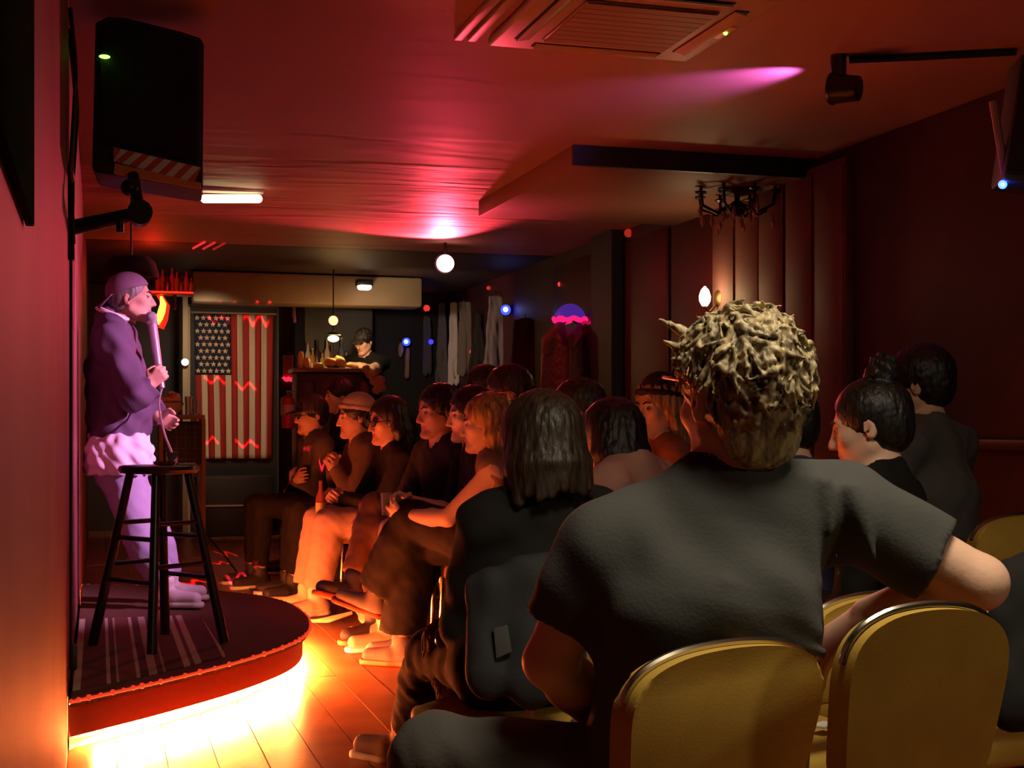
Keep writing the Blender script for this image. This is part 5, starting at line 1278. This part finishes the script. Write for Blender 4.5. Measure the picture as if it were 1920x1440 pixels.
# ---------------------------------------------------------------- small things the audience has
hL, hR = Jw['wrL'], Jw['wrR']; c = (hL+hR)/2+Fw*.09+UP*.02
t = thing('drink_glass', c, 'amber drink in a tumbler held by the woman in the olive top', 'glass')
m = MB(); m.lathe(c-UP*.05, [(.028, 0), (.034, .10), (.031, .10), (.026, .012), (0, .012)], 16); m.build('tumbler', mat('clear_glass', (.8, .8, .8)), t)
m = MB(); m.lathe(c-UP*.036, [(.025, 0), (.028, .06), (0, .06)], 14); m.build('drink', mat('amber_drink', (.45, .16, .03), .1), t)
m = MB(); w_ = Jw['wrL']; d_ = nrm(w_-Jw['elL']); ax = Vector(d_).to_track_quat('Z', 'Y').to_matrix(); a_ = np.array(ax)
m.tube([w_-d_*.03+(a_[:, 0]*math.cos(q)+a_[:, 1]*math.sin(q))*.034 for q in np.linspace(0, 2*PI, 21)[:-1]], .006, 6, True); o = m.build('wristband', BLK); tag(o, 'black wristband on the left wrist of the woman in the olive top', 'wristband')
hL, hR = Jg['wrL'], Jg['wrR']; c = (hL+hR)/2+Fg*.10-UP*.02
t = thing('beer_bottle', c, 'brown beer bottle held by the woman with glasses', 'bottle')
m = MB(); m.lathe(c-UP*.10, [(.028, 0), (.030, .01), (.030, .12), (.013, .17), (.013, .22), (0, .22)], 16); m.build('glass_body', mat('beer_brown', (.40, .10, .02), .12, trans=.3), t)
m = MB(); m.lathe(c-UP*.07, [(.0308, 0), (.0308, .06)], 16); m.build('label', mat('beer_label', (.75, .55, .2), .5), t)
# bags on the floor
def bag(px, py, Z, wpx, hpx, col, label, name='bag', key='x'):
    s_ = Z/FPX; b = W(px, py, Z); b[2] = 0.; w_, h_ = wpx*s_, hpx*s_
    t = thing(name, b, label, 'bag'); f = Field(.009); X = np.array([CT, -ST, 0])
    f.cone(b+UP*h_*.22, b+UP*h_*.72+X*.02, h_*.26, h_*.18, .05, X, max(1., w_/h_*1.5)); f.ell(b+X*w_*.22+UP*h_*.3, (w_*.28, .10, h_*.3), None, .04); f.cut(b+UP*.002, -UP)
    link('bag_body', f.mesh('bag', (.014, .12)), mat('bag_'+key, col, .85, 0, .2, 50.), t)
    m = MB(); m.tube([b+X*-w_*.25+UP*h_*.7, b+X*-w_*.2+UP*h_*1.02, b+X*.02+UP*h_*1.12, b+X*w_*.2+UP*h_*1.0, b+X*w_*.22+UP*h_*.65], .012, 8); m.build('handle', mat('bag_strap', (.02, .018, .016), .6), t)
    return t, b
bag(588, 1065, 10.2, 66, 92, (.34, .31, .24), 'pale grey canvas bag on the floor at the left end of the row', 'canvas_bag', 'grey')
tb, bb = bag(700, 1140, 7.75, 70, 116, (.72, .55, .30), 'cream backpack on the floor between the feet of the front row', 'backpack', 'cream')
for k, (dx, dl) in enumerate(((-.14, .16), (-.20, .10))):
    m = MB(); X = np.array([CT, -ST, 0]); m.tube([bb-X*.12+UP*.06, bb-X*(.12-dx)+UP*.02-np.array([0, dl*.3, 0]), bb-X*(.14-dx+dl)+UP*.014], .010, 6); m.build('strap', mat('bag_cream', (0, 0, 0)), tb)
# coats and a jacket on chairs, sweater and small items
f = Field(.009); X = np.array([CT, -ST, 0]); D = np.array([ST, CT, 0])
f.cone(W(925, 1100, 3.42), W(1045, 1075, 3.44), .05, .05, .04); f.cone(W(930, 1110, 3.40), W(915, 1260, 3.36), .055, .06, .05, D, .6); f.cone(W(1000, 1100, 3.40), W(990, 1270, 3.36), .07, .075, .05, D, .6); f.cone(W(1040, 1090, 3.42), W(1055, 1260, 3.38), .05, .06, .05, D, .6)
c = W(985, 1180, 3.4); t = link('jacket', f.mesh('jacket', (.009, .12, .3)), mat('denim_black', (.020, .024, .029), .8, 0, .08, 90.)); tag(t, 'black denim jacket draped over the bob-haired woman\'s chair back', 'jacket')
m = MB(); m.prism([W(925, 1178, 3.33), W(952, 1172, 3.33), W(960, 1222, 3.32), W(930, 1236, 3.32)], D*.010, .003); o = m.build('paper_cup_sleeve', mat('grey_card', (.06, .065, .065), .8)); o.name = 'folded_leaflet'; tag(o, 'grey folded leaflet sticking out below the black denim jacket', 'leaflet')
f = Field(.008); Zs_ = 3.95
f.cone(W(840, 1190, Zs_), W(890, 1200, Zs_), .05, .05, .04); f.cone(W(832, 1210, Zs_), W(860, 1330, Zs_), .06, .05, .05); f.cone(W(872, 1210, Zs_), W(893, 1350, Zs_), .065, .06, .05)
o = link('sweater', f.mesh('sweater', (.008, .05, .2)), mat('rib_knit', (.13, .085, .075), .9, 0, .8, 55., kind='wave')); tag(o, 'ribbed brown grey sweater draped over the bob-haired woman\'s knees', 'sweater')
f = Field(.008); f.cone(W(838, 1196, 3.84), W(885, 1200, 3.84), .035, .040, .03); f.ell(W(862, 1188, 3.85), (.05, .035, .035), None, .03)
t = thing('leather_pouch', W(862, 1195, 3.85), 'small black leather pouch lying on top of the ribbed sweater', 'pouch'); link('pouch_body', f.mesh('pouch', (.003, .06)), mat('pouch_leather', (.012, .010, .010), .22), t)
m = MB(); m.box(W(868, 1196, 3.79), (.035, .008, .018), bevel=.003); m.build('buckle', mat('gold_buckle', (.8, .5, .15), .25, .9), t)
f = Field(.010); f.cone(W(1900, 1095, 2.66), W(1960, 1080, 2.68), .04, .04, .04); f.cone(W(1908, 1110, 2.64), W(1916, 1310, 2.60), .05, .055, .05, D, .6); f.cone(W(1950, 1110, 2.64), W(1950, 1310, 2.6), .06, .065, .05, D, .6)
o = link('coat', f.mesh('coat', (.010, .13)), mat('coat_black', (.006, .006, .007), .9)); tag(o, 'black coat draped over the chair at the lower right edge', 'coat')
for px, py, Z, lb in ((1545, 1420, 2.93, 'small white tag lying on the gold seat between the two nearest chair backs'), (1884, 1394, 2.99, 'small white tag lying on the gold seat at the lower right edge')):
    c = W(px, py, Z); m = MB(); m.box((c[0], c[1], .470), (.05, .035, .006), Matrix.Rotation(.5, 3, 'Z'), bevel=.002); m.box((c[0]+.02, c[1]-.012, .475), (.018, .016, .004), Matrix.Rotation(.9, 3, 'Z')); o = m.build('paper_tag', mat('paper_white', (.78, .75, .70), .6)); tag(o, lb, 'tag')
